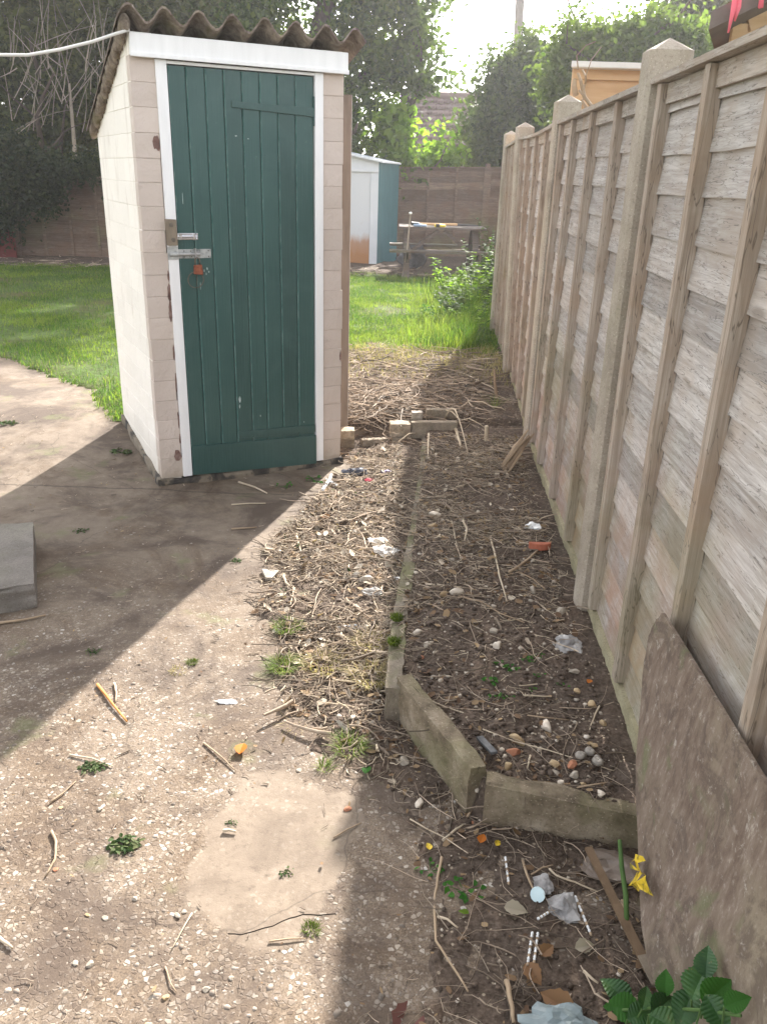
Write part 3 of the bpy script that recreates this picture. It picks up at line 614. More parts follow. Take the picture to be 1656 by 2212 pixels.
# ------------------------------------------------------------------ right-hand fence
fr = empty('panel_fence', (.65, 2.6, 0), 'tall overlap board fence with concrete posts running along the bed', 'fence')
PY = [.72, 2.65, 4.58, 6.50, 8.42]
XB = [.610, .712, .800, .925, 1.02]; XT = [.610, .712, .800, .870, 1.02]; ZT = [1.92, 1.932, 1.945, 1.925, 1.96]
def fx(y, z):
    t = min(max(z/1.85, 0), 1); return float(np.interp(y, PY, XB))*(1-t)+float(np.interp(y, PY, XT))*t
for i, y in enumerate(PY):
    mb = MB(); b, t, zt = XB[i], XT[i], ZT[i]
    w, d = .10, .125; ch = .012
    def ringp(x, z, s=0): return [(x+ch+s, y+s, z), (x+d-ch-s, y+s, z), (x+d-s, y+ch+s, z), (x+d-s, y+w-ch-s, z), (x+d-ch-s, y+w-s, z), (x+ch+s, y+w-s, z), (x+s, y+w-ch-s, z), (x+s, y+ch+s, z)]
    R0, R1 = ringp(b, -.2), ringp(t, zt-.035); apex = (t+d/2, y+w/2, zt)
    mb.add(R0+R1+[apex], [(k, (k+1) % 8, 8+(k+1) % 8, 8+k) for k in range(8)]+[(8+k, 8+(k+1) % 8, 16) for k in range(8)])
    if i: mb.abox(min(b,t)+.068, min(b,t)+.088, y-.02, y+.01, .1, 1.78)
    mb.build('post', M['post_conc'], fr)
for i in range(-1, 4):
    if i < 0: ya, yb = -1.15, PY[0]
    else: ya, yb = PY[i]+.10, PY[i+1]
    def X(y, z): 
        if i < 0: return .610-.053*(.72-y)
        return fx(y, z)
    # gravel board
    mb = MB(); mb.hexa([(X(ya,0)+.035,ya,-.15),(X(ya,0)+.085,ya,-.15),(X(yb,0)+.085,yb,-.15),(X(yb,0)+.035,yb,-.15),(X(ya,0)+.035,ya,.152),(X(ya,0)+.085,ya,.152),(X(yb,0)+.085,yb,.152),(X(yb,0)+.035,yb,.152)])
    mb.build('gravel_board', M['gravel_conc'], fr, label='low concrete gravel board with yellow lichen')
    # overlapping boards: one mesh
    mb = MB(); zb = .150; rr = random.Random(40+i); tops = 1.795; nseg = 14; q = 0
    while zb < tops-.01:
        hgt = rr.uniform(.100, .113); last = zb+hgt > tops-.05
        zt = tops if last else zb+hgt+.014
        amp = rr.uniform(.001, .0038); ph = rr.uniform(0, 6); fq = rr.uniform(2, 5)
        front0 = []; 
        for sgm in range(nseg+1):
            y = ya+.004+(yb-ya-.020)*sgm/nseg
            wz = amp*math.sin(fq*y+ph)+amp*.6*math.sin(fq*2.7*y+ph*2)+rr.uniform(-.001,.001)
            z0 = zb+wz; z1 = zt
            x0 = X(y, z0)+.0495+rr.uniform(-.0008,.0008); x1 = X(y, z1)+.061
            front0 += [(x0, y, z0), (x1, y, z1), (x1+.004, y, z1), (x0+.004, y, z0)]
        fs = []
        for sgm in range(nseg):
            a = sgm*4
            for e in range(4): fs.append((a+e, a+(e+1) % 4, a+4+(e+1) % 4, a+4+e))
        fs += [(3,2,1,0), (nseg*4, nseg*4+1, nseg*4+2, nseg*4+3)]
        mb.add(front0, [f[::-1] for f in fs]); zb += hgt
    pan = mb.build('panel', M['fence_board'], fr)
    # top batten and cap rail
    mb = MB(); 
    ys_ = [ya+.003+(yb-ya-.006)*t/6 for t in range(7)]
    sag = [0, -.004, -.007, -.008, -.007, -.003, 0] if i == 2 else [0]*7
    for t in range(6):
        y0, y1 = ys_[t], ys_[t+1]; s0, s1 = sag[t], sag[t+1]
        mb.hexa([(X(y0,1.8)+.040,y0,1.752+s0),(X(y0,1.8)+.060,y0,1.752+s0),(X(y1,1.8)+.060,y1,1.752+s1),(X(y1,1.8)+.040,y1,1.752+s1),(X(y0,1.8)+.040,y0,1.803+s0),(X(y0,1.8)+.060,y0,1.803+s0),(X(y1,1.8)+.060,y1,1.803+s1),(X(y1,1.8)+.040,y1,1.803+s1)])
    mb.build('top_rail', M['fence_cap'], pan)
    mb = MB()
    for t in range(6):
        y0, y1 = ys_[t], ys_[t+1]; s0, s1 = sag[t]*2, sag[t+1]*2
        mb.hexa([(X(y0,1.8)+.010,y0,1.806+s0),(X(y0,1.8)+.090,y0,1.806+s0),(X(y1,1.8)+.090,y1,1.806+s1),(X(y1,1.8)+.010,y1,1.806+s1),(X(y0,1.8)+.008,y0,1.822+s0),(X(y0,1.8)+.092,y0,1.822+s0),(X(y1,1.8)+.092,y1,1.822+s1),(X(y1,1.8)+.008,y1,1.822+s1)])
    mb.build('cap_rail', M['fence_cap'], pan)
    bat = {-1: [-.9, -.4, .1, .6], 0: [.86, 1.24, 1.70, 2.13, 2.58], 1: [2.80, 3.17, 3.66, 4.16, 4.545], 2: [4.73, 5.10, 5.55, 6.02, 6.44], 3: [6.66, 7.1, 7.55, 8.0, 8.36]}[i]
    for yy in bat:
        w = .018; bow = rr.uniform(-.006, .006)
        lv = [.16, .5, .9, 1.3, 1.803]
        mb = MB(); vv = []
        for z in lv:
            x = X(yy, z); o = bow*math.sin((z-.16)/1.64*3.14)
            f0, f1 = (.020, .044)
            vv += [(x+f0, yy-w+o, z), (x+f0, yy+w+o, z), (x+f1+.012, yy+w+o, z), (x+f1+.012, yy-w+o, z)]
        fs = [(3,2,1,0), (16,17,18,19)]
        for a in range(4):
            for e in range(4): fs.append((a*4+e, a*4+(e+1) % 4, a*4+4+(e+1) % 4, a*4+4+e))
        mb.add(vv, fs); mb.build('batten', M['fence_batten'], pan, bevel=.0015)
# leaning ply sheet
top = [(1425,1325),(1400,1370),(1388,1420),(1383,1480)]
A = Vector((.640, 1.83, .52))
sh = [at(1432,1322,1.86), at(1418,1345,1.85), at(1398,1372,1.83), at(1392,1420,1.80), at(1386,1480,1.76), at(1378,1560,1.70)]
bl = G(1384,1990,.0); 
mb = MB()
# lean plane: top edge touches battens, foot stands out from the fence
P0 = Vector((.655, 1.80, .62)); P1 = Vector((.555, 1.36, -.02)); P2 = Vector((.60, .90, .45)); 
nrm = (P1-P0).cross(P2-P0).normalized()
if nrm.x > 0: nrm = -nrm
def onpl(px, py):
    d = ray(px, py); t = (P0-CAM).dot(nrm)/d.dot(nrm); return CAM+d*t
out = [(1428,1325),(1412,1345),(1400,1372),(1396,1400),(1388,1440),(1384,1500),(1379,1560),(1372,1640),(1372,1720),(1376,1800),(1379,1900),(1384,2000),(1398,2080),(1420,2150),(1450,2240),(1560,2420),(1800,2500),(1990,2300),(1800,1935),(1656,1700),(1560,1540),(1480,1408)]
poly = [onpl(x, y) for x, y in out]
jag = []
for i in range(len(poly)):
    a, b = poly[i], poly[(i+1) % len(poly)]; m = 4 if i < 14 else 1
    for t in range(m):
        q = a.lerp(b, t/m); 
        if i < 8: q = q + (b-a).cross(nrm).normalized()*random.uniform(-.003,.003)
        jag.append(q)
mb.prism(jag, -nrm*.009)
tag(mb.build('leaning_board', M['ply'], origin=(P1.x, P1.y, 0)), 'large weathered plywood sheet leaning on the fence in the near corner', 'board')
# ------------------------------------------------------------------ edging slabs
def slab(name, p0, p1, th, z0, z1, z1b, label, mat, grp=None, bev=.006, nrmside=1):
    d = (p1-p0); d.z = 0; L = d.length; d.normalize(); n = Vector((-d.y, d.x, 0))*nrmside
    seg = max(2, int(L/.03)); V = []; fs = []; rr = random.Random(int(p0.x*1000)); rows = 5
    o = p0.copy(); o.z = 0
    # closed box made of fine quads so that worn edges can be rough
    bm = bmesh.new(); bmesh.ops.create_cube(bm, size=1)
    bmesh.ops.subdivide_edges(bm, edges=bm.edges[:], cuts=1, use_grid_fill=True)
    for _ in range(3 if L > .3 else 2): bmesh.ops.subdivide_edges(bm, edges=bm.edges[:], cuts=1, use_grid_fill=True)
    for v in bm.verts:
        a, b, c = v.co.x+.5, v.co.y+.5, v.co.z+.5
        zt = z1+(z1b-z1)*a
        ex = (min(a, 1-a)*L < .012)+(min(b, 1-b)*th < .008)+(min(c, 1-c)*(zt-z0) < .012)
        q = p0 + d*(a*L) + n*(b*th); q.z = z0+(zt-z0)*c
        nz = noise.noise(q*14)*.006+noise.noise(q*55)*.0035
        cc = p0+d*(.5*L)+n*(.5*th); cc.z = (z0+zt)/2
        if ex >= 2: q = q + (p0+d*(min(max(a,.03),.97)*L)+n*(.5*th)-Vector((q.x,q.y,0)))*.10*abs(noise.noise(q*30)+.5) - Vector((0,0,(1 if c > .5 else -1)*.004*abs(noise.noise(q*40)+.3)))
        if c < .98 or True: q += n*(1 if b > .5 else -1)*nz + Vector((0,0,nz*.6))
        v.co = q-o
    me = bpy.data.meshes.new(name); bm.to_mesh(me); bm.free(); me.materials.append(mat)
    ob = bpy.data.objects.new(name, me); COL.objects.link(ob); ob.location = o
    me.polygons.foreach_set('use_smooth', [True]*len(me.polygons)); ob.modifiers.new('es', 'EDGE_SPLIT').split_angle = R_(55)
    return tag(ob, label, 'edging slab' if 'edg' in name else name.replace('_', ' '), grp)
slab('edging_slab', SA1.copy(), SA2.copy(), .052, -.08, .150, .150, 'concrete edging slab set diagonally at the near end of the bed', M['slab_conc'], 'concrete edging slabs round the bed')
slab('edging_slab', SB1+Vector((.0,.0,0)), SB2+Vector((.02,.0,0)), .055, -.08, .135, .100, 'concrete edging slab facing the camera, nearest end of the bed', M['slab_conc'], 'concrete edging slabs round the bed')
segs = [(2.10, 2.50, .128, 'short edging slab just behind the diagonal slab'), (2.51, 3.02, .116, 'mossy edging slab, second from the diagonal slab'), (3.03, 3.62, .098, 'edging slab half way along the bed beside the clear plastic'), (3.63, 4.22, .085, 'sunken edging slab between bed and debris, third from the bricks'), (4.23, 4.86, .080, 'far sunken edging slab ending at the loose bricks')]
for y0, y1, zt, lb in segs:
    w = .052 if y0 < 3 else .042
    slab('edging_slab', Vector((float(kx(y0))-w/2, y0, 0)), Vector((float(kx(y1))-w/2, y1, 0)), -w, -.08, zt, zt-.006, lb, M['kerb_conc'], 'concrete edging slabs round the bed')
def tuftmesh(mb, c, rad, n, hgt, lean=1., w=.0016, seed=0):
    rr = random.Random(seed)
    for i in range(n):
        a = rr.uniform(0, 6.283); r0 = rad*math.sqrt(rr.random())*.6; p = Vector((c[0]+r0*_c(a), c[1]+r0*_s(a), c[2])); h = hgt*rr.uniform(.5, 1.1)
        a2 = a+rr.uniform(-.8,.8); dx = Vector((_c(a2), _s(a2), 0)); ln = lean*h*rr.uniform(.2, 1.); sd = Vector((-dx.y, dx.x, 0))*w
        m = p+dx*ln*.4+SZ*h*.65; e = p+dx*ln+SZ*h*rr.uniform(.6, 1.)
        mb.add([p-sd, p+sd, m+sd*.8, m-sd*.8, e], [(0,1,2,3), (3,2,4)])
for (px, py, z, lb) in ((857,1338,.128,'small green moss cushion on the edging slab, farther of the pair'), (851,1390,.133,'moss cushion on the edging slab end, nearer of the pair')):
    p = G(px, py, z); mb = MB(); tuftmesh(mb, p, .035, 260, .022, .6, .0012, px); tag(mb.build('moss', M['moss'], origin=p), lb, 'moss', 'moss on the edging')
# bricks and blocks behind
def pbox(name, px0, px1, pyb, z0, h, dpt, mat, label, cat=None, grp=None, rot=0., dy=0):
    a = G(px0, pyb, z0); b = G(px1, pyb, z0)
    return slab(name, Vector((a.x, a.y, 0)), Vector((b.x, b.y+rot, 0)), dpt, z0, z0+h, z0+h, label, mat, grp)
g_ = 'bricks and blocks left at the head of the bed'
for args in (('brick', 737, 766, 950, .070, .055, .09, M['brick'], 'brick end on top of its stack against the outhouse corner'),
             ('brick', 737, 765, 972, -.01, .075, .10, M['block'], 'dirty brick under another against the outhouse corner'),
             ('brick', 843, 886, 944, .072, .080, .09, M['brick'], 'pale yellow brick lying on another beside the hollow block'),
             ('brick', 846, 887, 972, -.01, .080, .09, M['block'], 'buried brick under the pale yellow brick')):
    tag(pbox(*args), cat='brick', group=g_)
tag(pbox('edging_stone', 783, 840, 966, .0, .045, .05, M['block'], 'flat grey edging stone tilted between the two brick piles', 'stone', rot=.03), cat='edging stone')
hb = pbox('concrete_block', 887, 985, 948, .055, .105, .05, M['block'], 'concrete block with a hollow, beside the pale yellow brick', 'block'); tag(hb, cat='block')
tag(pbox('concrete_block', 920, 985, 905, .12, .060, .04, M['block'], 'rear broken block behind the long concrete block', 'block'), cat='block')
tag(pbox('stone_chunk', 890, 912, 908, .15, .05, .05, M['pale_stone'], 'pale broken stone on top of the concrete block', 'stone'), cat='stone')
# concrete step at the left edge
a = G(82, 1314, 0); b = G(75, 1104, .10)
tag(slab('concrete_step', Vector((a.x-.93, a.y-.38, 0)), Vector((a.x, a.y, 0)), .66, -.03, .098, .098, 'low grey concrete step block at the left edge of the path', M['step_conc']), cat='step')
# ------------------------------------------------------------------ back fence
def back_fence(name, p0, p1, ztop, label, nb, splitpost=None, zb=.16):
    d = p1-p0; L = d.length; d.normalize(); n = Vector((d.y, -d.x, 0)); 
    if n.y > 0: n = -n
    e = empty(name, p0, label, 'fence'); npan = max(1, round(L/1.83)); pl_ = L/npan
    rr = random.Random(int(abs(p0.x)*100))
    for i in range(npan):
        q0 = p0+d*(i*pl_); mb = MB(); z = zb; 
        while z < ztop-.03:
            h = rr.uniform(.10,.14); z1 = min(z+h+.015, ztop); w = rr.uniform(-.006,.006)
            nn = 8; V = []
            for s in range(nn+1):
                q = q0+d*(.03+(pl_-.06)*s/nn); zz = z+.006*math.sin(s*1.3+z*30)+w
                for pt in (q+n*.022+SZ*zz, q+n*.008+SZ*z1, q+SZ*z1, q+n*.010+SZ*zz): V.append(pt)
            fs = [(3,2,1,0), (nn*4, nn*4+1, nn*4+2, nn*4+3)]
            for s in range(nn):
                for k_ in range(4): fs.append((s*4+k_, s*4+(k_+1) % 4, s*4+4+(k_+1) % 4, s*4+4+k_))
            mb.add(V, fs); z += h
        pn = mb.build('panel', M['old_fence'], e)
        for k_ in range(nb+1):
            q = q0+d*(.05+(pl_-.10)*k_/nb); mb = MB(); mb.beam(q+n*.035+SZ*zb, q+n*.035+SZ*ztop, .04, .025, n); mb.build('batten', M['old_fence'], pn)
        mb = MB(); mb.beam(q0+n*.03+SZ*(ztop+.012), q0+d*pl_+n*.03+SZ*(ztop+.012), .06, .022); mb.build('cap_rail', M['old_fence'], pn)
    for i in range(npan+1):
        q = p0+d*(i*pl_); mb = MB(); mb.beam(q+n*.01+SZ*-.1, q+n*.01+SZ*(ztop+.08), .085, .085, n); mb.build('post', M['old_fence'], e)
    mb = MB(); mb.beam(p0+n*.012+SZ*.06, p1+n*.012+SZ*.06, .03, zb*1.2); mb.build('gravel_board', M['old_fence'], e)
    return e
zl = at(150, 368, 14.1).z
back_fence('back_fence', Vector((-7.95,14.05,0)), Vector((-2.45,14.30,0)), zl, 'old brown panel fence across the garden, left of the outhouse', 4)
zr = at(960, 366, 17.3).z
back_fence('back_fence', at(858,400,17.3)*1, at(1240,400,17.6)*1, zr, 'dark brown panel fence behind the picnic table', 3)
for o in list(bpy.data.objects):
    if o.name.startswith('back_fence') and o.type == 'EMPTY': o.location.z = 0
p = at(10, 500, 13.7); mb = MB(); mb.abox(p.x-.35, at(30,500,13.7).x, 13.68, 13.72, .1, at(10,440,13.7).z); tag(mb.build('red_board', M['red_wood'], origin=(p.x, 13.7, 0)), 'dull red board standing before the back fence at the left edge', 'board')
# ------------------------------------------------------------------ green metal shed
ms = empty('metal_shed', at(810,572,14.4)*1, 'small green and white metal garden shed with a rusty door', 'shed'); ms.location.z = .1
fr_ = at(813,574,14.4); xr = fr_.x; zg = .08; ze = at(813,350,14.4).z; xl = xr-1.9; xm = (xl+xr)/2; zm = ze+.17; yb = 16.1; sk = at(856,450,16.1).x-xr
def mshed(x0, x1, y0, y1, z0, z1): mb.abox(x0, x1, y0, y1, z0, z1)
mb = MB(); ribs = 9
for i in range(ribs):
    y0 = 14.42+i*(yb-14.42)/ribs; y1 = y0+(yb-14.42)/ribs; xo = sk*(y0-14.42)/(yb-14.42); xo1 = sk*(y1-14.42)/(yb-14.42)
    mb.add([(xr+xo,y0,zg),(xr+xo+.025,y0+.04,zg),(xr+xo1+.025,y1-.06,zg),(xr+xo1,y1,zg),(xr+xo,y0,ze),(xr+xo+.025,y0+.04,ze),(xr+xo1+.025,y1-.06,ze),(xr+xo1,y1,ze)], [(0,1,5,4),(1,2,6,5),(2,3,7,6)])
mb.build('side_wall', M['teal'], ms)
mb = MB(); mb.add([(xl+sk,yb,zg),(xr+sk,yb,zg),(xr+sk,yb,ze),(xm+sk,yb,zm),(xl+sk,yb,ze)], [(4,3,2,1,0)]); mb.add([(xl,14.42,zg),(xl+sk,yb,zg),(xl+sk,yb,ze),(xl,14.42,ze)], [(0,1,2,3)])
mb.add([(xl,14.44,zg),(xr,14.44,zg),(xr,14.44,ze),(xm,14.44,zm),(xl,14.44,ze)], [(0,1,2,3,4)]); mb.build('rear_wall', M['teal'], ms)
mb = MB(); xd = at(799,450,14.4).x
mb.prism([(xl,14.40,ze-.14),(xr,14.40,ze-.14),(xr,14.40,ze),(xm,14.40,zm),(xl,14.40,ze)], (0,.03,0)); mb.abox(xd, xr, 14.39, 14.43, zg, ze-.14); mb.abox(xl, xl+.5, 14.39, 14.43, zg, ze-.14); mb.abox(xl, xr, 14.37, 14.39, ze-.15, ze-.11)
mb.build('front_frame', M['white_metal'], ms)
mb = MB()
for i in range(4):
    a_ = xd-.36*(i+1)+.0; 
    mb.abox(a_+.003, a_+.357, 14.405, 14.425, zg+.03, ze-.15)
dd = mb.build('door', M['shed_door'], ms); mb = MB(); mb.abox(at(751,520,14.39).x-.01, at(751,520,14.39).x+.025, 14.38, 14.404, 1.0-.28, 1.0-.14); mb.build('handle', M['tool_black'], dd)
mb = MB(); 
for sx0, z0, sx1, z1 in ((xm, zm, xr+.06, ze-.01), (xl-.06, ze-.01, xm, zm)):
    mb.hexa([(sx0,14.30,z0),(sx1,14.30,z1),(sx1+sk,yb,z1),(sx0+sk,yb,z0),(sx0,14.30,z0+.025),(sx1,14.30,z1+.025),(sx1+sk,yb,z1+.025),(sx0+sk,yb,z0+.025)])
mb.build('roof', M['white_metal'], ms)
# ------------------------------------------------------------------ picnic table
def TP(px, py, Y): return at(px, py, Y)
ty0, ty1 = 13.2, 13.95
tl, tr = at(862,491,ty0), at(1052,491,ty0); zt = (tl.z+tr.z)/2-.005
tb = empty('picnic_table', ((tl.x+tr.x)/2, 13.6, .1), 'weathered grey wooden picnic table with attached benches under the trees', 'picnic table')
mb = MB()
for i in range(5):
    y0 = ty0+i*(ty1-ty0)/5; mb.hexa([(tl.x-.02*i*0,y0,zt-.03),(tr.x,y0,zt-.03),(tr.x,y0+.135,zt-.03),(tl.x,y0+.135,zt-.03),(tl.x,y0,zt),(tr.x,y0,zt),(tr.x,y0+.135,zt),(tl.x,y0+.135,zt)])
mb.build('tabletop', M['table_wood'], tb)
zs = at(940,543,12.85).z
for y0 in (12.85, 14.15):
    mb = MB(); mb.abox(tl.x-.14, tr.x+.02, y0, y0+.24, zs-.035, zs); mb.build('bench', M['table_wood'], tb)
for x in (tl.x+.12, tr.x-.16):
    for (ya_, yb_) in ((12.78, 13.42), (14.42, 13.73)):
        mb = MB(); mb.beam((x, ya_, .08), (x, yb_, zt-.03), .045, .09, (1,0,0)); mb.build('leg', M['table_wood'], tb)
    mb = MB(); mb.beam((x+.045, 12.86, zs-.08), (x+.045, 14.38, zs-.08), .04, .09); mb.build('bench_support', M['table_wood'], tb)
    s = 1 if x < (tl.x+tr.x)/2 else -1
    mb = MB(); mb.beam((x+.06*s, 13.3, zs-.05), (x+.48*s, 13.32, zt-.05), .05, .09, (0,1,0)); mb.build('brace', M['table_wood'], tb)
# tools on the table
z = zt+.02
a, b = at(905,484,13.45), at(985,480,13.5)
mb = MB(); mb.tube([(a.x,13.42,z+.012),(b.x+.02,13.55,z+.012)], .018, 8); sh_ = empty('hedge_shears', ((a.x+b.x)/2, 13.5, zt), 'long yellow handled garden tool lying across the picnic table', 'garden tool'); mb.build('handle', M['new_wood'], sh_)
mb = MB(); mb.tube([(a.x-.12,13.40,z+.015),(a.x,13.42,z+.015)], [.03,.02], 8); mb.build('ferrule', M['tool_black'], sh_); mb = MB(); mb.tube([(b.x+.02,13.55,z+.01),(b.x+.26,13.6,z+.006),(b.x+.40,13.62,z+.003)], [.016,.012,.004], 6); mb.build('head', M['tool_black'], sh_)
a = at(893,487,13.25); mb = MB(); mb.tube([(a.x,13.25,zt+.02),(a.x+.09,13.27,zt+.02),(a.x+.2,13.28,zt+.014)], [.018,.024,.014], 8); tag(mb.build('hand_tool', M['tool_blue'], smooth=True, origin=a), 'short blue handled tool at the left end of the table top', 'hand tool')
a = at(938,486,13.25); yt = empty('pruning_saw', (a.x, 13.25, zt), 'yellow and black handled pruning saw near the table front edge', 'saw')
mb = MB(); mb.tube([(a.x,13.25,zt+.02),(a.x+.07,13.26,zt+.024),(a.x+.17,13.27,zt+.02)], [.022,.026,.018], 8); mb.build('grip', M['plastic_yellow'], yt)
mb = MB(); mb.beam((a.x+.02,13.245,zt+.026),(a.x+.08,13.25,zt+.026),.04,.045); mb.build('grip_pad', M['tool_black'], yt)
mb = MB(); mb.beam((a.x+.17,13.27,zt+.012),(a.x+.42,13.30,zt+.008),.02,.004); mb.build('blade', M['galv'], yt)
# spade handle leaning on the table's left end
a, b = at(878,548,13.0), at(886,462,13.15); cn = empty('garden_fork', (a.x, 13.0, .1), 'wooden handled fork with a pale grip leaning at the left end of the table', 'fork')
mb = MB(); mb.tube([(a.x-.06,12.95,.12), a, b], .010, 6); mb.build('shaft', M['pale_twig'], cn)
mb = MB(); mb.blob(b+SZ*.01, (.025,.018,.018), 3, 2, .1); mb.build('grip', M['plastic_white'], cn)
mb = MB(); q = at(892,560,13.9); mb.blob((q.x, 14.0, .30), (.20,.15,.20), 5, 3, .4, sharp=2); tag(mb.build('refuse_sack', M['slate'], smooth=True, origin=(q.x, 14.0, .08)), 'crumpled grey sack on the ground behind the table end', 'sack')
# ------------------------------------------------------------------ neighbours
Y = 8.2
def quadbox(mb, x0, y0, x1, y1, Yn, dep, mi=0):
    a, b = at(x0, y1, Yn), at(x1, y1, Yn); c, d_ = at(x1, y0, Yn), at(x0, y0, Yn)
    mb.hexa([a, b, b+Vector((0,dep,0)), a+Vector((0,dep,0)), d_, c, c+Vector((0,dep,0)), d_+Vector((0,dep,0))], mi)
ns = empty('garden_shed', at(1300,400,6.2)*1, 'pale new timber shed behind the fence with a flat white edged roof', 'shed')
p0, p1 = at(1240,170,6.2), at(1400,168,6.2)
def rotshed(mbx, x0, x1, y0, y1, z0, z1, sk_=.27):
    d_ = (y1-y0)*sk_; mbx.hexa([(x0,y0,z0),(x1,y0,z0),(x1+d_,y1,z0),(x0+d_,y1,z0),(x0,y0,z1),(x1,y0,z1),(x1+d_,y1,z1),(x0+d_,y1,z1)])
mb = MB(); rotshed(mb, p0.x, p1.x+.9, 6.2, 7.6, -.05, at(1240,150,6.2).z); mb.build('wall', M['new_wood'], ns)
mb = MB(); mb.abox(p0.x-.02, p1.x+.9, 6.165, 6.198, at(1240,172,6.2).z, at(1240,150,6.2).z+.01); mb.abox(p0.x-.02, p0.x+.06, 6.165, 6.198, -.05, at(1240,172,6.2).z-.003); mb.build('trim_board', M['new_wood'], ns)
mb = MB(); zz = at(1240,146,6.1).z; rotshed(mb, p0.x-.05, p1.x+1.0, 6.08, 7.7, zz, zz+.018); mb.abox(p0.x-.05, p1.x+1.0, 6.075, 6.09, zz+.004, zz+.036); mb.build('roof', M['cable'], ns)
ns2 = empty('summer_house', at(1620,300,5.0)*1, 'orange timber summer house with a dark overhanging roof above the fence', 'summer house'); ns2.location.z = 0
q = at(1574,80,5.); mb = MB(); e1 = at(1527,52,4.75); zr1 = e1.z-.03+(q.x-e1.x)*.49-.01; zr2 = zr1+2.2*.49; mb.hexa([(q.x,5.0,-.05),(q.x+2.2,5.0,-.05),(q.x+3.0,7.2,-.05),(q.x+.9,7.2,-.05),(q.x,5.0,zr1),(q.x+2.2,5.0,zr2),(q.x+3.0,7.2,zr2),(q.x+.9,7.2,zr1)]); mb.build('wall', M['new_wood'], ns2)
mb = MB(); mb.abox(q.x-.0, q.x+.075, 4.965, 4.998, -.05, zr1-.02); mb.beam((q.x+.08,4.98,zr1-.02), (q.x+1.2,4.98,zr1+.50), .03, .07); mb.build('trim_board', M['new_wood'], ns2)
e1 = at(1527,52,4.75)
mb = MB(); sk2 = .40; bx = [(e1.x,4.72,-.03),(e1.x+2.4,4.72,1.15),(e1.x+2.4+2.6*sk2,7.3,1.15),(e1.x+2.6*sk2,7.3,-.03)]
mb.hexa([(a_,b_,e1.z+c_) for a_,b_,c_ in bx]+[(a_,b_,e1.z+c_+.08) for a_,b_,c_ in bx])
mb.build('roof', M['felt'], ns2)
a = at(1583,0,4.7); mb = MB()
for dx, zz in ((0, -.16), (.022, -.11), (.13, -.05)): mb.tube([(a.x+dx,4.70,a.z+.10),(a.x+dx+.004,4.69,a.z-.03),(a.x+dx,4.70,a.z+zz+.02)], [.006,.014,.005], 6)
tag(mb.build('pink_bunting', M['pink'], origin=a, smooth=True), 'pink cloth strips hanging from the summer house eaves', 'bunting')
# house roof far behind
hs = empty('house', at(950,400,25)*1, 'house with a brown tiled roof seen between the trees', 'house'); hs.location.z = 0
rz = at(960,212,28.).z; ez = at(960,420,24.5).z; x0, x1 = at(862,300,26).x, at(1180,300,26).x
mb = MB(); rows = 15
for i in range(rows):
    t0, t1 = i/rows, (i+1)/rows; ya_, yb_ = 24.5+3.5*t0, 24.5+3.5*t1; za, zb_ = ez+(rz-ez)*t0, ez+(rz-ez)*t1
    xs0 = x0+1.6*t0*0; nn = 26
    for j in range(nn):
        xa = x0+(x1-x0)*(j+(.5 if i % 2 else 0))/nn; xb = xa+(x1-x0)/nn*.93
        mb.hexa([(xa,ya_-.05,za+.02),(xb,ya_-.05,za+.02),(xb,yb_,zb_-.02),(xa,yb_,zb_-.02),(xa,ya_-.05,za+.075),(xb,ya_-.05,za+.095),(xb,yb_,zb_+.02),(xa,yb_,zb_+.0)])
mb.build('roof', M['tiles'], hs)
mb = MB(); mb.tube([(x0,28,rz+.05),(x1+.3,28,rz+.05)], .13, 8); mb.build('ridge', M['tiles'], hs)
mb = MB(); mb.abox(x0+.3, x1-.3, 24.9, 31, 0, ez-.02); mb.add([(x0+.1,24.6,ez-.04),(x0+.1,28,rz-.1),(x0+.1,31.4,ez-.04)], [(0,1,2)]); mb.add([(x0,31.5,ez),(x1,31.5,ez),(x1,28,rz),(x0,28,rz)], [(0,1,2,3)]); mb.build('wall', M['brick'], hs)
a, b = at(1130,78,30), at(1130,-200,30); mb = MB(); mb.tube([(a.x,30,-.1),(b.x-.02,30,b.z+2.)], [.17,.12], 10); tag(mb.build('telegraph_pole', M['pole'], origin=(a.x,30,0)), 'tall grey telegraph pole rising behind the bushes', 'pole')
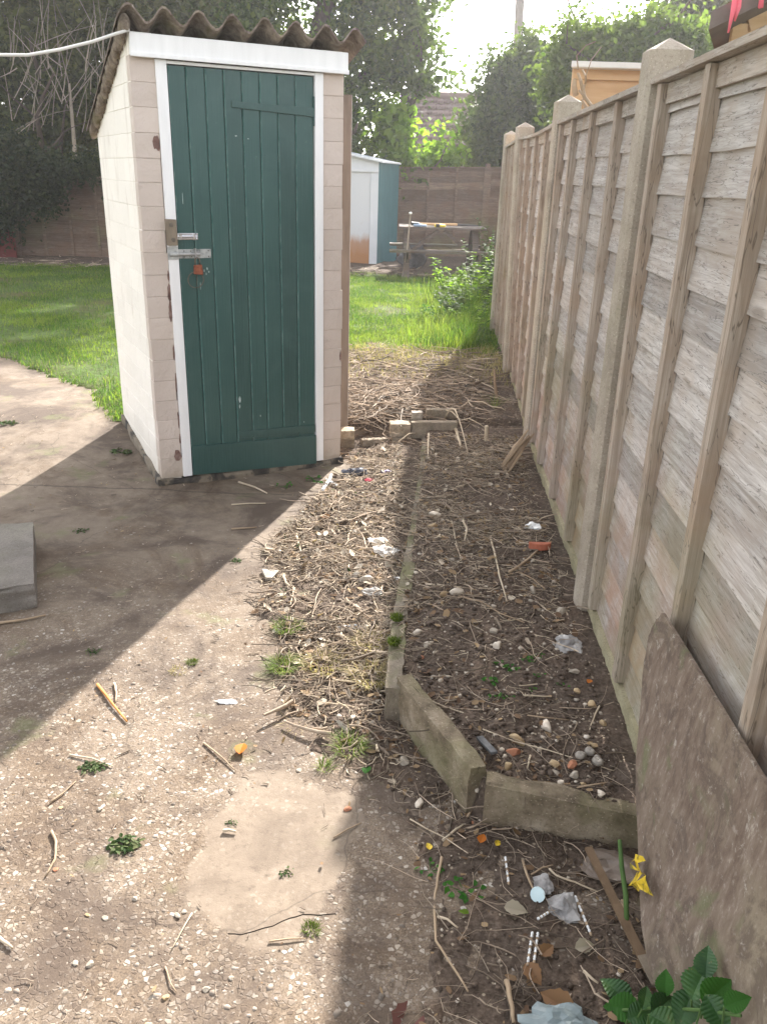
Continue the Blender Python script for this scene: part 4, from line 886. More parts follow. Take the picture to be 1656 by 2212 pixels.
# ------------------------------------------------------------------ trees
def leaves(name, blobs, nclump, nleaf, size, mat, parent, seed=0, sig=.22, droop=0.):
    rg = np.random.default_rng(seed); bl = np.array([[*b[0], *b[1]] for b in blobs]); vol = np.array([np.prod(b[1])**.7*(b[2] if len(b) > 2 else 1) for b in blobs]); vol /= vol.sum()
    idx = rg.choice(len(bl), nclump, p=vol); d = rg.normal(size=(nclump, 3)); d /= np.linalg.norm(d, axis=1)[:, None]
    rad = rg.uniform(.25, 1., nclump)**(.45); 
    C = bl[idx, :3]+d*rad[:, None]*bl[idx, 3:]*rg.uniform(.8, 1.12, (nclump, 1))
    nl = nleaf; N_ = nclump*nl; cs = np.repeat(C, nl, 0); s = sig*rg.uniform(.5, 1.4, (nclump, 1, 1))
    off = (rg.normal(size=(nclump, nl, 3))*s).reshape(-1, 3); off[:, 2] *= .7; P_ = cs+off
    if droop: P_[:, 2] -= droop*np.abs(off[:, 0])
    nrm_ = rg.normal(size=(N_, 3)); nrm_[:, 2] += .6; nrm_ /= np.linalg.norm(nrm_, axis=1)[:, None]
    t = np.cross(nrm_, rg.normal(size=(N_, 3))); t /= np.linalg.norm(t, axis=1)[:, None]; b = np.cross(nrm_, t)
    sz = size*rg.uniform(.55, 1.3, (N_, 1)); L = t*sz; Wd = b*sz*rg.uniform(.45,.75,(N_,1)); up_ = nrm_*sz*.15
    V = np.stack([P_-L, P_+Wd+up_-L*.1, P_+L, P_-Wd+up_-L*.1], 1).reshape(-1, 3)
    i = np.arange(N_)*4; Fq = np.stack([i, i+1, i+2, i+3], 1)
    return npmesh(name, V, Fq, mat, parent)
def limbs(name, base, top, r0, n, spread, mat, parent, seed=0, twig=0):
    rr = random.Random(seed); mb = MB(); base = Vector(base); top = Vector(top)
    def wob(a, b, r0_, r1_, k=6, am=.06):
        pts = []; L = (b-a).length
        for i in range(k+1):
            t = i/k; q = a.lerp(b, t)
            if 0 < i: q += Vector((rr.uniform(-1,1), rr.uniform(-1,1), rr.uniform(-.4,.4)))*L*am*min(1, t*2)
            pts.append(q)
        mb.tube(pts, [r0_+(r1_-r0_)*i/k for i in range(k+1)], 7, cap=True); return pts
    tr_ = wob(base, top, r0, r0*.25, 8, .03)
    for i in range(n):
        q = tr_[rr.randint(2, 7)]; a = rr.uniform(0, 6.283); e = q+Vector((_c(a)*spread, _s(a)*spread, rr.uniform(.3, 1.2)*spread))*rr.uniform(.6, 1.)
        bb = wob(q, e, r0*.3, r0*.06, 5, .08)
        for j in range(twig):
            q2 = bb[rr.randint(2, 5)]; wob(q2, q2+Vector((rr.uniform(-1,1), rr.uniform(-1,1), rr.uniform(-.3,1)))*spread*.45, r0*.07, r0*.02, 4, .08)
    return mb.build(name, mat, parent, smooth=True)
def B(px, py, Yn, rpx, rpy, ry=None, w=1.):
    c = at(px, py, Yn); k_ = (c-CAM).length/F; return (tuple(c), (rpx*k_, ry if ry else (rpx+rpy)*.5*k_*.8, rpy*k_), w)
def tree(name, Yn, blobs, nclump, nleaf, size, mat, label, cat='tree', seed=0, grp=None, trunkpx=None, r0=.2, nl=9, spread=1.6, sig=.22):
    bs = [B(b[0], b[1], b[4] if len(b) > 4 else Yn, b[2], b[3], w=b[5] if len(b) > 5 else 1.) for b in blobs]
    tx = trunkpx if trunkpx else blobs[0][0]; base = at(tx, 500, Yn); base.z = -.05; zt_ = max(b[0][2] for b in bs)
    e = empty(name, base, label, cat, grp)
    limbs('trunk', base, (bs[0][0][0], Yn, zt_), r0, nl, spread, M['bark'], e, seed, 1)
    leaves('crown', bs, nclump, nleaf, size, mat, e, seed, sig)
    return e
TG = 'trees and bushes beyond the fences'
tree('ivy_tree', 18.2, [(690,40,190,170), (610,250,170,110), (760,180,95,140), (830,60,80,110), (670,-240,230,150), (430,-380,260,150,18.2,.6), (150,-330,220,140,17.5,.5), (755,310,62,35), (560,90,90,130), (690,370,200,30,17.8)], 720, 80, .064, M['leaf_ivy'], 'massive dark ivy covered tree rising straight behind the outhouse', seed=1, grp=TG, trunkpx=700, r0=.35, spread=2.)  # high left crown lobes, out of view, added to shade the lawn
tree('spreading_tree', 17.9, [(900,10,45,60), (880,150,55,45), (925,95,26,14), (920,185,34,9), (975,160,18,7), (985,40,8,12)], 115, 24, .07, M['leaf_light'], 'thin outer sprays of green leaves against the bright gap of sky', seed=2, grp=TG, trunkpx=880, r0=.12, nl=6, spread=1., sig=.17)
tree('young_tree', 17.6, [(850,290,22,45), (862,335,22,30), (845,250,22,20), (900,350,16,12)], 60, 26, .085, M['leaf_lime'], 'bright yellow green bush glowing in front of the tiled roof, beside the metal shed', 'bush', 3, TG, 890, .05, 6, .6, .16)
tree('sapling', 17.9, [(950,308,9,34), (938,350,22,12), (972,345,14,10)], 22, 24, .08, M['leaf_lime'], 'loose lime green sapling standing alone before the tiled roof', 'sapling', 4, TG, 952, .04, 6, .5, .15)
tree('evergreen_bush', 18.6, [(1075,270,48,90), (1150,165,55,45), (1130,250,85,95), (1055,335,18,28), (1085,150,26,32), (1140,112,16,26), (1185,230,45,90), (1110,340,100,30)], 430, 76, .060, M['leaf_hedge'], 'tall grey green evergreen bush beyond the far fence end', 'bush', 5, TG, 1080, .14, 9, 1.2)
tree('evergreen_bush', 14.0, [(1330,105,60,35), (1265,120,30,35), (1242,75,16,26), (1215,150,25,40), (1450,85,40,30), (1400,90,50,40), (1370,150,130,45), (1480,110,45,35), (1250,190,50,50)], 460, 72, .048, M['leaf_light'], 'broad mid green tree behind the pale timber shed', 'tree', 6, TG, 1330, .14, 9, 1.2, .17)
tree('evergreen_bush', 19, [(1510,20,40,35), (1560,50,50,35), (1478,12,18,20)], 150, 60, .07, M['leaf_dark'], 'dark tree top behind the summer house roof', 'tree', 7, TG, 1520, .18, 8, 1.4)
tree('ivy_tree', 16.4, [(110,250,140,110), (40,180,90,130), (190,140,120,110), (190,300,110,70), (60,60,110,90), (250,60,110,90), (330,140,80,130), (350,0,90,60), (130,-80,200,80), (30,330,80,50)], 660, 74, .058, M['leaf_dark'], 'shaggy dark tree with bare pale twigs left of the outhouse', seed=8, grp=TG, trunkpx=120, r0=.25, spread=1.8)
tree('ivy_tree', 20.5, [(420,20,110,60), (480,-60,120,80), (420,120,90,90), (300,-30,90,60), (520,60,80,80)], 190, 66, .07, M['leaf_ivy'], 'farther tree filling the gap above the outhouse roof', seed=9, grp=TG, trunkpx=420, r0=.22, spread=1.5)
tree('conifer_bough', 13.6, [(40,372,75,34), (15,350,60,50), (120,388,38,24), (25,430,34,40), (92,425,12,34), (12,480,16,36), (160,360,60,16)], 230, 80, .036, M['leaf_conifer'], 'low dark conifer hanging over the left back fence', 'conifer', 10, TG, -60, .12, 6, .9, .13)
# bare pale twigs on the left tree
e = empty('dead_branches', at(150,420,15.2)*1, 'bundle of bare pale twigs rising before the dark left tree', 'branches'); e.location.z = 0
mb = MB(); rr = random.Random(12)
mb.tube([(e.location.x,15.4,-.1), at(160,300,15.4), at(150,180,15.3)], [.05,.035,.02], 6); mb.build('trunk', M['pale_twig'], e); mb = MB()
for i in range(64):
    x, y = rr.uniform(20,260), rr.uniform(80,300); L = rr.uniform(60,190); a = rr.gauss(-1.45, .35); c_ = rr.uniform(-.25,.25)
    if i > 56: x, y, a, L = rr.uniform(0,230), rr.uniform(40,260), rr.choice((2.4,-2.5,.6))+rr.uniform(-.3,.3), rr.uniform(40,110)
    pts = []; Y0 = rr.uniform(14.7,15.6)
    for k_ in range(5):
        t = k_/4; aa = a+c_*t; pts.append(at(x+L*t*_c(aa), y+L*t*_s(aa), Y0-.2*t))
    mb.tube(pts, [.009*(1-.7*t/4) for t in range(5)], 4)
mb.build('twigs', M['pale_twig'], e)
# climbing stems over fence by the pale shed
mb = MB()
for pts, r in (([(1262,215),(1258,195),(1252,175),(1248,158)], .012), ([(1245,205),(1240,185),(1242,170)], .016), ([(1290,245),(1270,222),(1258,205),(1250,195)], .011), ([(1258,200),(1264,180),(1262,165),(1258,150)], .008), ([(1250,150),(1245,120),(1262,100),(1285,90)], .004), ([(1262,165),(1275,130),(1300,100)], .003), ([(1275,262),(1268,235),(1256,215)], .012)):
    mb.tube([at(x, y, 5.05)+Vector((0, random.uniform(-.03,.03), 0)) for x, y in pts], [r*(1-.15*i) for i in range(len(pts))], 6)
q = at(1268,262,5.05); mb.tube([(q.x+.10,5.05,-.1),(q.x+.12,5.06,.9),q], [.02,.018,.012], 6)
tag(mb.build('pruned_climber', M['stick'], origin=(q.x,5.05,0)), 'cut brown climber stems poking above the fence by the pale shed', 'climber')
# ------------------------------------------------------------------ grass
def blades(name, P_, hmin, hmax, w, mat, lean=.6, seed=0):
    rg = np.random.default_rng(seed); n = len(P_); a = rg.uniform(0, 6.283, n); h = rg.uniform(hmin, hmax, n)
    dx = np.stack([np.cos(a), np.sin(a), np.zeros(n)], 1); sd = np.stack([-np.sin(a), np.cos(a), np.zeros(n)], 1)*w
    ln = (h*lean*rg.uniform(.1, 1.3, n))[:, None]; m = P_+dx*ln*.35; m[:, 2] += h*.6; e = P_+dx*ln; e[:, 2] += h*rg.uniform(.75, 1., n)
    V = np.stack([P_-sd, P_+sd, m+sd*.7, m-sd*.7, e+sd*.08, e-sd*.08], 1).reshape(-1, 3); i = np.arange(n)*6
    Fq = np.concatenate([np.stack([i, i+1, i+2, i+3], 1), np.stack([i+3, i+2, i+4, i+5], 1)])
    return npmesh(name, V, Fq, mat)
rg = np.random.default_rng(3)
def cand(n, x0, x1, y0, y1):
    # denser near the camera
    u = rg.random(n); y = y0*(y1/y0)**u; x = x0+(x1-x0)*rg.random(n); return x, y
x, y = cand(260000, -9.5, -.9, 4.9, 13.2); lim = np.abs(x) < y*.62+.3; den = fbm(x, y, 1.6, 31)
edge = y-(lawn_edge(x)+(fbm(x, y, 6, 8)-.5)*.16); keep = lim & (edge > -.04) & (rg.random(len(x)) < np.clip((den-.30)*3.2, .12, 1)) 
L2 = SO+SV*.95; keep &= ~((x > -1.62) & (y < 5.3))
x, y = x[keep], y[keep]; P1_ = np.stack([x, y, hlawn(x, y)-.004], 1)
x, y = cand(150000, -.75, 2.0, 6.2, 14.0); den = fbm(x, y, 2.2, 37); lim = (x < y*.128+.02)
pr_ = np.clip((y-6.55)/1.0, 0, 1)*np.clip((den-.26)*3., .1, 1); keep = lim & (rg.random(len(x)) < pr_); x, y = x[keep], y[keep]
P2_ = np.stack([x, y, hlawn(x, y)-.004], 1)
tag(blades('grass', np.concatenate([P1_, P2_]), .02, .055, .0022, M['grass'], .9, 5), 'short patchy lawn grass behind and beside the outhouse', 'grass', kind='stuff')
# coarse grass at the fence foot
x = rg.normal(0, 1, 9000); y = rg.uniform(7.2, 12.5, 9000); x = y*.118-.12-np.abs(x)*.22*(y/8); P3_ = np.stack([x, y, np.full(9000, .11)], 1)
tag(blades('long_grass', P3_, .06, .24, .0028, M['grass'], .7, 6), 'tall rough grass and weeds along the foot of the fence', 'grass', kind='stuff')
x = rg.uniform(-.7, .95, 5200); y = rg.uniform(5.9, 7.4, 5200); k_ = rg.random(5200) < np.clip((y-5.9)/.9, 0, 1)*.9; x, y = x[k_], y[k_]
tag(blades('dry_grass', np.stack([x, y, hsoil(x, y)], 1), .03, .09, .0022, M['dry_grass'], 1.3, 7), 'yellowed dry grass where lawn meets the cut stems', 'grass', kind='stuff')
# ------------------------------------------------------------------ litter: twigs, chips, lumps
def twigs(name, n, pos, lmin, lmax, r, mat, seed, curl=.5, lift=.012, zf=hsoil):
    rg = np.random.default_rng(seed); x, y = pos(rg, n); n = len(x); L = rg.uniform(lmin, lmax, n)*rg.uniform(.5, 1., n); a = rg.uniform(0, 6.283, n); cv = rg.normal(0, curl, n)
    z0 = zf(x, y)+rg.uniform(.0, lift, n); tilt = rg.normal(0, .10, n); K = 5; rr_ = r*np.exp(rg.normal(-.15, .5, n)); px_, py_ = x.copy(), y.copy(); rings = []; st = L/(K-1); ang = a.copy(); z = z0.copy()
    V = np.zeros((n, K, 3, 3))
    for k in range(K):
        t = np.stack([np.cos(ang), np.sin(ang)], 1); s_ = np.stack([-t[:, 1], t[:, 0]], 1); rk = rr_*(1-.5*k/(K-1)); gz = np.maximum(zf(px_, py_)+.001, z)
        for j, (cs, cz) in enumerate(((0, 1), (.87, -.5), (-.87, -.5))):
            V[:, k, j, 0] = px_+s_[:, 0]*cs*rk; V[:, k, j, 1] = py_+s_[:, 1]*cs*rk; V[:, k, j, 2] = gz+cz*rk
        px_ = px_+np.cos(ang)*st; py_ = py_+np.sin(ang)*st; z = z+tilt*st; ang = ang+cv/(K-1)+rg.normal(0, 1., n)*np.where(rg.random(n) < .22, .75, .14)
    b = (np.arange(n)*K*3)[:, None, None]; kk = (np.arange(K-1)*3)[None, :, None]; jj = np.array([0, 1, 2])[None, None, :]; j2 = (jj+1) % 3
    Fq = np.stack([b+kk+jj, b+kk+j2, b+kk+3+j2, b+kk+3+jj], -1).reshape(-1, 4)
    return npmesh(name, V.reshape(-1, 3), Fq, mat)
def zoneA(rg, n):    # corridor between path and bed
    y = rg.uniform(1.75, 4.78, n*2); x = rg.uniform(-.62, .10, n*2); px = pathx(y)
    f = np.clip((x-px+.10)/.22, 0, 1)*np.clip((y-1.6)/.7, .15, 1)*np.clip(fbm(x, y, 5, 61)*2.2-.45, .1, 1)
    k = rg.random(n*2) < f*(x < kx(y)+.02); return x[k][:n], y[k][:n]
def zoneB(rg, n):    # far heap of cut stems
    y = 5.08+rg.random(n)**1.2*2.2; x = rg.uniform(-.6, .95, n); k = (x < y*.128-.08)&(x > y*-.155+.44-.2); x, y = x[k], y[k]
    k = rg.random(len(x)) < np.clip((7.3-y)/.6, 0, 1)*np.clip(fbm(x, y, 3, 62)*2.5-.5, .15, 1); return x[k], y[k]
def zoneC(rg, n):    # the bed
    y = rg.uniform(1.75, 4.8, n*2); x = rg.uniform(0., .80, n*2); f = np.where(y > 3.2, 1., .22+.25*(y > 2.3))*np.clip(fbm(x, y, 4, 63)*2.6-.6, .12, 1)
    k = (rg.random(n*2) < f)&(x > kx(y)-.03)&(x < y*.047+.56); return x[k][:n], y[k][:n]
def zoneD(rg, n):    # near corner foot
    y = rg.uniform(.85, 2.1, n*2); x = rg.uniform(-.15, .6, n*2); k = (x > pathx(y)-.12)&(rg.random(n*2) < np.clip(fbm(x, y, 5, 64)*2.4-.5, .1, 1)); return x[k][:n], y[k][:n]
def zoneP(rg, n):    # crumbs blown across the path
    y = .9*(6/.9)**rg.random(n*3); x = rg.uniform(-2.6, .1, n*3); k = (np.abs(x) < y*.6)&(rg.random(n*3) < np.clip(fbm(x, y, 3, 65)*3.2-1.15, .05, 1)); k &= (x < pathx(np.clip(y, .9, 4.6))+.05)&(y < np.maximum(lawn_edge(x), 3.9)); return x[k][:n], y[k][:n]
zp = lambda x, y: hpath(x, y)+.003
tag(twigs('twig_litter', 2600, zoneA, .04, .22, .0024, M['twig'], 11, .7, .02), 'dry twigs and straw strewn between the path and the bed', 'twigs', kind='stuff')
tag(twigs('fine_litter', 3800, zoneA, .015, .09, .0018, M['straw'], 12, .5, .02), 'fine pale straw debris between the path and the bed', 'straw', kind='stuff')
tag(twigs('cut_stems', 3600, zoneB, .10, .55, .0034, M['twig'], 13, 1.1, .05), 'heap of cut dry stems beyond the loose bricks', 'stems', kind='stuff')
tag(twigs('bed_litter', 2600, zoneC, .03, .26, .0017, M['twig'], 14, .8, .018), 'dry stems scattered over the soil bed', 'twigs', kind='stuff')
tag(twigs('bed_fine_litter', 5200, zoneC, .015, .11, .0010, M['straw'], 19, .6, .014), 'fine broken straw matted over the soil bed', 'straw', kind='stuff')
tag(twigs('matted_litter', 4200, zoneA, .015, .12, .0010, M['twig'], 20, .6, .022), 'fine matted stems between the path and the bed', 'stems', kind='stuff')
tag(twigs('corner_litter', 560, zoneD, .03, .22, .0012, M['twig'], 15, .7, .012), 'thin dry stems on the dark soil in the near corner', 'twigs', kind='stuff')
tag(twigs('path_crumbs', 2600, zoneP, .008, .045, .0009, M['twig'], 16, .6, .001, zp), 'tiny bits of straw and twig on the concrete path', 'crumbs', kind='stuff')
def strip(rg, n): return rg.uniform(-7.5, 1.2, n), rg.uniform(12.9, 14.0, n)
tag(twigs('verge_litter', 900, strip, .1, .5, .006, M['twig'], 17, .8, .04, lambda x, y: x*0+.13), 'dry stems on the bare earth below the back fences', 'stems', kind='stuff')
def scraps(name, n, pos, smin, smax, mat, seed, zf=hsoil, flat=.25):
    rg = np.random.default_rng(seed); x, y = pos(rg, n); n = len(x); s = rg.uniform(smin, smax, n)*rg.uniform(.5, 1., n); a = rg.uniform(0, 6.283, n); tl_ = rg.normal(0, flat, (n, 2)); z = zf(x, y)+.003
    K = 6; V = np.zeros((n, K+1, 3)); asp = rg.uniform(.35, .8, n)
    for k in range(K):
        an = 6.283*k/K; rr_ = s*rg.uniform(.7, 1.15, n); lx, ly = rr_*math.cos(an), rr_*math.sin(an)*asp; X_ = lx*np.cos(a)-ly*np.sin(a); Y_ = lx*np.sin(a)+ly*np.cos(a)
        V[:, k, 0] = x+X_; V[:, k, 1] = y+Y_; V[:, k, 2] = z+X_*tl_[:, 0]+Y_*tl_[:, 1]+s*.12+np.abs(tl_[:, 0])*s
    V[:, K] = np.stack([x, y, z+s*.25], 1)
    i = np.arange(n)[:, None]*(K+1); k = np.arange(K)[None, :]
    Fq = np.stack([i+k, i+(k+1) % K, i+K+0*k], -1).reshape(-1, 3); return npmesh(name, V.reshape(-1, 3), Fq, mat)
tag(scraps('wood_chips', 520, zoneA, .008, .030, M['chips'], 26, flat=.5), 'pale wood chips and broken bark between the path and the bed', 'wood chips', kind='stuff')
tag(scraps('bed_chips', 260, zoneC, .006, .022, M['chips'], 27, flat=.5), 'pale wood chips on the soil bed', 'wood chips', kind='stuff')
tag(scraps('leaf_litter', 2600, zoneA, .006, .022, M['leaf_dead'], 21), 'dead leaf scraps between the path and the bed', 'leaves', kind='stuff')
tag(scraps('bed_leaf_litter', 1700, zoneC, .006, .024, M['leaf_dead'], 22), 'dead leaf scraps on the soil bed', 'leaves', kind='stuff')
tag(scraps('corner_leaf_litter', 260, zoneD, .004, .018, M['leaf_dead'], 23), 'dead leaf scraps in the near corner', 'leaves', kind='stuff')
tag(scraps('heap_leaf_litter', 900, zoneB, .01, .035, M['leaf_dead'], 24), 'dead leaf scraps in the stem heap', 'leaves', kind='stuff')
tag(scraps('path_leaf_litter', 420, zoneP, .003, .010, M['leaf_dead'], 25, zp), 'tiny leaf scraps on the path', 'leaves', kind='stuff')
def pebbles(name, n, pos, smin, smax, mat, seed, zf=hsoil, sink=.3, sub=1):
    rg = np.random.default_rng(seed); x, y = pos(rg, n); n = len(x); s = smin*(smax/smin)**(rg.random(n)**2.2); V0 = np.array(ICO[sub][0]); F0 = np.array(ICO[sub][1]); m = len(V0)
    sc = s[:, None]*np.stack([rg.uniform(.7,1.3,n), rg.uniform(.7,1.2,n), rg.uniform(.4,.75,n)], 1); jit = 1+rg.normal(0, .13, (n, m, 1)); a = rg.uniform(0, 6.283, n)
    P_ = V0[None]*jit*sc[:, None, :]; X_ = P_[:, :, 0]*np.cos(a)[:, None]-P_[:, :, 1]*np.sin(a)[:, None]; Y_ = P_[:, :, 0]*np.sin(a)[:, None]+P_[:, :, 1]*np.cos(a)[:, None]
    V = np.stack([X_+x[:, None], Y_+y[:, None], P_[:, :, 2]+(zf(x, y)+sc[:, 2]*(1-sink*2))[:, None]], -1)
    Fq = (F0[None]+(np.arange(n)*m)[:, None, None]).reshape(-1, 3); return npmesh(name, V.reshape(-1, 3), Fq, mat)
def zc2(rg, n):
    y = rg.uniform(1.7, 3.4, n*2); x = rg.uniform(0., .72, n*2); k = (x > kx(y)+.02)&(x < y*.047+.56)&(bedmask(x, y) > .5); return x[k][:n], y[k][:n]
tag(pebbles('soil_crumbs', 2600, zc2, .003, .012, M['soil_lump'], 31), 'crumbly lumps of dark soil in the bed', 'soil crumbs', kind='stuff')
tag(pebbles('bed_gravel', 330, zc2, .003, .011, M['stone'], 32), 'small pale stones scattered in the bed soil', 'gravel', kind='stuff')
tag(pebbles('corner_gravel', 150, zoneD, .002, .008, M['stone'], 33), 'small stones in the near corner soil', 'gravel', kind='stuff')
tag(pebbles('corner_crumbs', 900, zoneD, .003, .009, M['soil_lump'], 34), 'soil crumbs in the near corner', 'soil crumbs', kind='stuff')
tag(pebbles('debris_gravel', 420, zoneA, .003, .012, M['pale_stone'], 35), 'small pale stones among the debris beside the bed', 'gravel', kind='stuff')
tag(scraps('green_scraps', 300, zoneA, .004, .013, M['weed_dark'], 28, flat=.6), 'small wilted green scraps in the debris', 'leaf scraps', kind='stuff')
tag(pebbles('debris_crumbs', 1800, zoneA, .003, .013, M['soil_lump'], 37), 'dark soil crumbs among the debris', 'soil crumbs', kind='stuff')
def zpa(rg, n):
    y = .85*(3.6/.85)**rg.random(n*4); x = rg.uniform(-1.9, .1, n*4); k = (np.abs(x) < y*.55+.1)&(x < pathx(y))&(fbm(x, y, 2.2, 71) > .36)
    c_ = np.array([cen.x, cen.y]); k &= ((x-c_[0])/.24)**2+((y-c_[1])/.34)**2 > 1; return x[k][:n], y[k][:n]
tag(pebbles('exposed_aggregate', 3000, zpa, .0022, .0090, M['flint'], 36, lambda x, y: hpath(x, y)-.001, .62), 'worn flint stones showing in the surface of the path', 'gravel', kind='stuff')
# ------------------------------------------------------------------ individual bits
def zat(px, py, on='soil'):
    p = G(px, py, .0)
    for _ in range(6):
        z_ = hsoil1(p.x, p.y) if on == 'soil' else float(hpath(np.array([p.x]), np.array([p.y]))[0])
        if on == 'soil' and p.x < float(pathx(min(max(p.y, .9), 4.6)))-.04 and p.y < 4.6: z_ = 0.
        p = G(px, py, z_)
    return p
def stick(name, pts, wpx, mat, label, cat='stick', lift=.006, on='soil', taper=.6, grp=None, n=7):
    P_ = [zat(x, y, on) for x, y in pts]; r = [(q-CAM).length/F*wpx*.40 for q in P_]
    Q = [q+SZ*(r[i]+lift*(1 if 0 < i < len(P_)-1 else .4)) for i, q in enumerate(P_)]; out_ = []; ro = []
    for i in range(len(Q)-1):
        for t in range(3): out_.append(Q[i].lerp(Q[i+1], t/3)+Vector((random.uniform(-1,1), random.uniform(-1,1), 0))*r[i]*.25); ro.append(r[i]*(1-(1-taper)*(i+t/3)/(len(Q)-1)))
    out_.append(Q[-1]); ro.append(r[-1]*taper)
    mb = MB(); mb.tube(out_, ro, n); return tag(mb.build(name, mat, smooth=True, origin=P_[0]), label, cat, grp)
SG = 'dry sticks lying about'
for pts, w, mt, lb in (
    ([(1057,1162),(1066,1195),(1078,1250),(1094,1303)], 6, 'straw', 'long pale stick pointing down the middle of the bed'),
    ([(991,1291),(1040,1305),(1080,1330),(1132,1348)], 5, 'stick', 'thin bent stick crossing the bed left of the crumpled foil'),
    ([(842,1472),(900,1505),(960,1532),(1048,1560)], 5, 'straw', 'long straw laid over the top of the diagonal slab'),
    ([(1042,1578),(1110,1607),(1180,1625),(1325,1668)], 4, 'straw', 'long curved straw near the snail shells'),
    ([(1130,1505),(1190,1508)], 5, 'straw', 'short straight stick near the clover'),
    ([(1138,1548),(1175,1555),(1228,1558)], 4, 'stick', 'short brown stick above the flat stone'),
    ([(1295,1525),(1283,1550),(1272,1580)], 5, 'straw', 'pale short stick standing off the gravel board, near the round stone'),
    ([(1144,1636),(1138,1663)], 6, 'straw', 'stubby straw piece beside the slate'),
    ([(1244,1705),(1285,1700),(1320,1692)], 5, 'stick', 'stick just behind the near edging slab'),
    ([(1008,1768),(1025,1745),(1044,1712)], 6, 'stick', 'stick propped in the joint between the two near slabs'),
    ([(955,1820),(985,1797),(1000,1785)], 7, 'straw', 'pale stub before the diagonal slab foot'),
    ([(885,1772),(920,1795),(960,1815),(1010,1846)], 4, 'straw', 'long dry stem crossing the soil below the diagonal slab'),
    ([(954,1856),(945,1900),(936,1960),(941,2040),(978,2098),(1010,2146)], 8, 'stick', 'thick bowed brown stem curving down the near corner'),
    ([(1128,1862),(1140,1905),(1156,1938)], 7, 'stick', 'straight stick pointing at the bottle cap'),
    ([(1185,1880),(1200,1898),(1240,1912),(1290,1930)], 6, 'straw', 'forked pale twig right of the bottle cap'),
    ([(1145,1893),(1170,1880),(1193,1872)], 5, 'stick', 'short stick above the bottle cap'),
    ([(861,2058),(870,2090),(880,2120),(897,2150)], 4, 'straw', 'thin pale stem lying alone on the brown path edge'),
    ([(1093,2127),(1102,2170),(1108,2215)], 14, 'stick', 'split grey stick at the bottom edge of the view'),
    ([(1258,2102),(1290,2128)], 8, 'straw', 'cut stick end beside the bramble leaf'),
    ([(1342,1950),(1345,1975),(1348,1998)], 9, 'stick', 'upright cut stub beside the green stem'),
    ([(945,1985),(965,1992),(988,2008)], 7, 'straw', 'pair of pale stem bits in the near corner'),
    ([(1176,1275),(1150,1255),(1120,1240),(1090,1245)], 4, 'stick', 'thin curled stem below the red brick piece'),
    ([(1099,1240),(1130,1222),(1164,1190)], 9, 'stick', 'thick dark stick reaching the red brick piece'),
    ([(998,1125),(1008,1150),(1002,1172)], 7, 'straw', 'short curved pale stick near the head of the bed'),
    ([(940,1075),(985,1070)], 4, 'straw', 'straight straw across the upper bed'),
    ([(974,1125),(983,1170),(996,1215)], 4, 'straw', 'thin straight stem beside the yellow leaf'),
    ([(926,940),(924,965),(924,990)], 6, 'straw', 'pale stick standing at the end of the edging'),
    ([(983,930),(990,955),(996,972)], 9, 'straw', 'thick pale cut stub beside the concrete block'),
    ([(640,1158),(645,1180),(652,1205)], 8, 'straw', 'flat pale stick near the shadow edge'),
    ([(612,1245),(618,1265),(628,1272)], 8, 'straw', 'whitish curled stick right of the triangular chip'),
    ([(636,1273),(630,1300),(622,1327)], 5, 'straw', 'long thin pale stick above the green tufts'),
    ([(770,1130),(752,1160),(750,1190)], 5, 'straw', 'pale bent stem among the debris'),
    ([(785,1145),(800,1160),(820,1180)], 6, 'straw', 'pale stick above the clear plastic')):
    stick('stick', pts, w, M[mt], lb, grp=SG)
for pts, w, mt, lb in (
    ([(210,1482),(240,1520),(275,1562)], 8, 'orange_stick', 'orange split stick with a pointed end lying across the shadow edge'),
    ([(150,1633),(200,1642),(245,1658)], 5, 'straw', 'pale straight stem across the dark weeds on the path'),
    ([(108,1737),(140,1715),(165,1690)], 5, 'stick', 'dark brown twig below the pale stem on the path'),
    ([(500,1092),(540,1090),(574,1089)], 4, 'straw', 'thin straw lying flat in the outhouse shadow'),
    ([(516,1044),(550,1055),(577,1068)], 6, 'straw', 'straw slanting away before the door sill'),
    ([(500,1145),(555,1141)], 5, 'stick', 'brown twig in the shade, lowest of the three before the door'),
    ([(440,1607),(475,1635),(510,1668)], 5, 'stick', 'thin brown twig left of the orange leaf'),
    ([(482,1799),(495,1798),(510,1801)], 9, 'straw', 'short fat beige stub on the smooth patch'),
    ([(112,1798),(122,1822),(120,1860),(100,1895)], 7, 'stick', 'curled brown stem on the pebbly path'),
    ([(0,2030),(28,2052)], 9, 'straw', 'pale stick end at the left edge of the view'),
    ([(415,1975),(390,2020),(370,2055)], 4, 'straw', 'thin straw running down from the smooth patch'),
    ([(580,2037),(620,2032),(660,2030)], 5, 'stick', 'brown twig below the smooth patch crack'),
    ([(720,1812),(750,1795),(780,1780)], 5, 'stick', 'dark twig at the right border of the smooth patch'),
    ([(0,1349),(50,1343),(100,1332)], 7, 'stick', 'stick lying along the foot of the concrete step'),
    ([(248,1478),(252,1500),(250,1520)], 6, 'straw', 'small pale stalk beside the orange stick'),
    ([(358,2090),(370,2130),(382,2145)], 4, 'stick', 'small twig on the pebbles near the bottom edge')):
    m_ = M.get(mt) or M.setdefault('orange_stick', simple('orange_stick', [(.42,.15,.04), (.62,.32,.10)], 9, isl=0))
    stick('stick', pts, w, m_, lb, grp=SG, on='path', lift=.003)
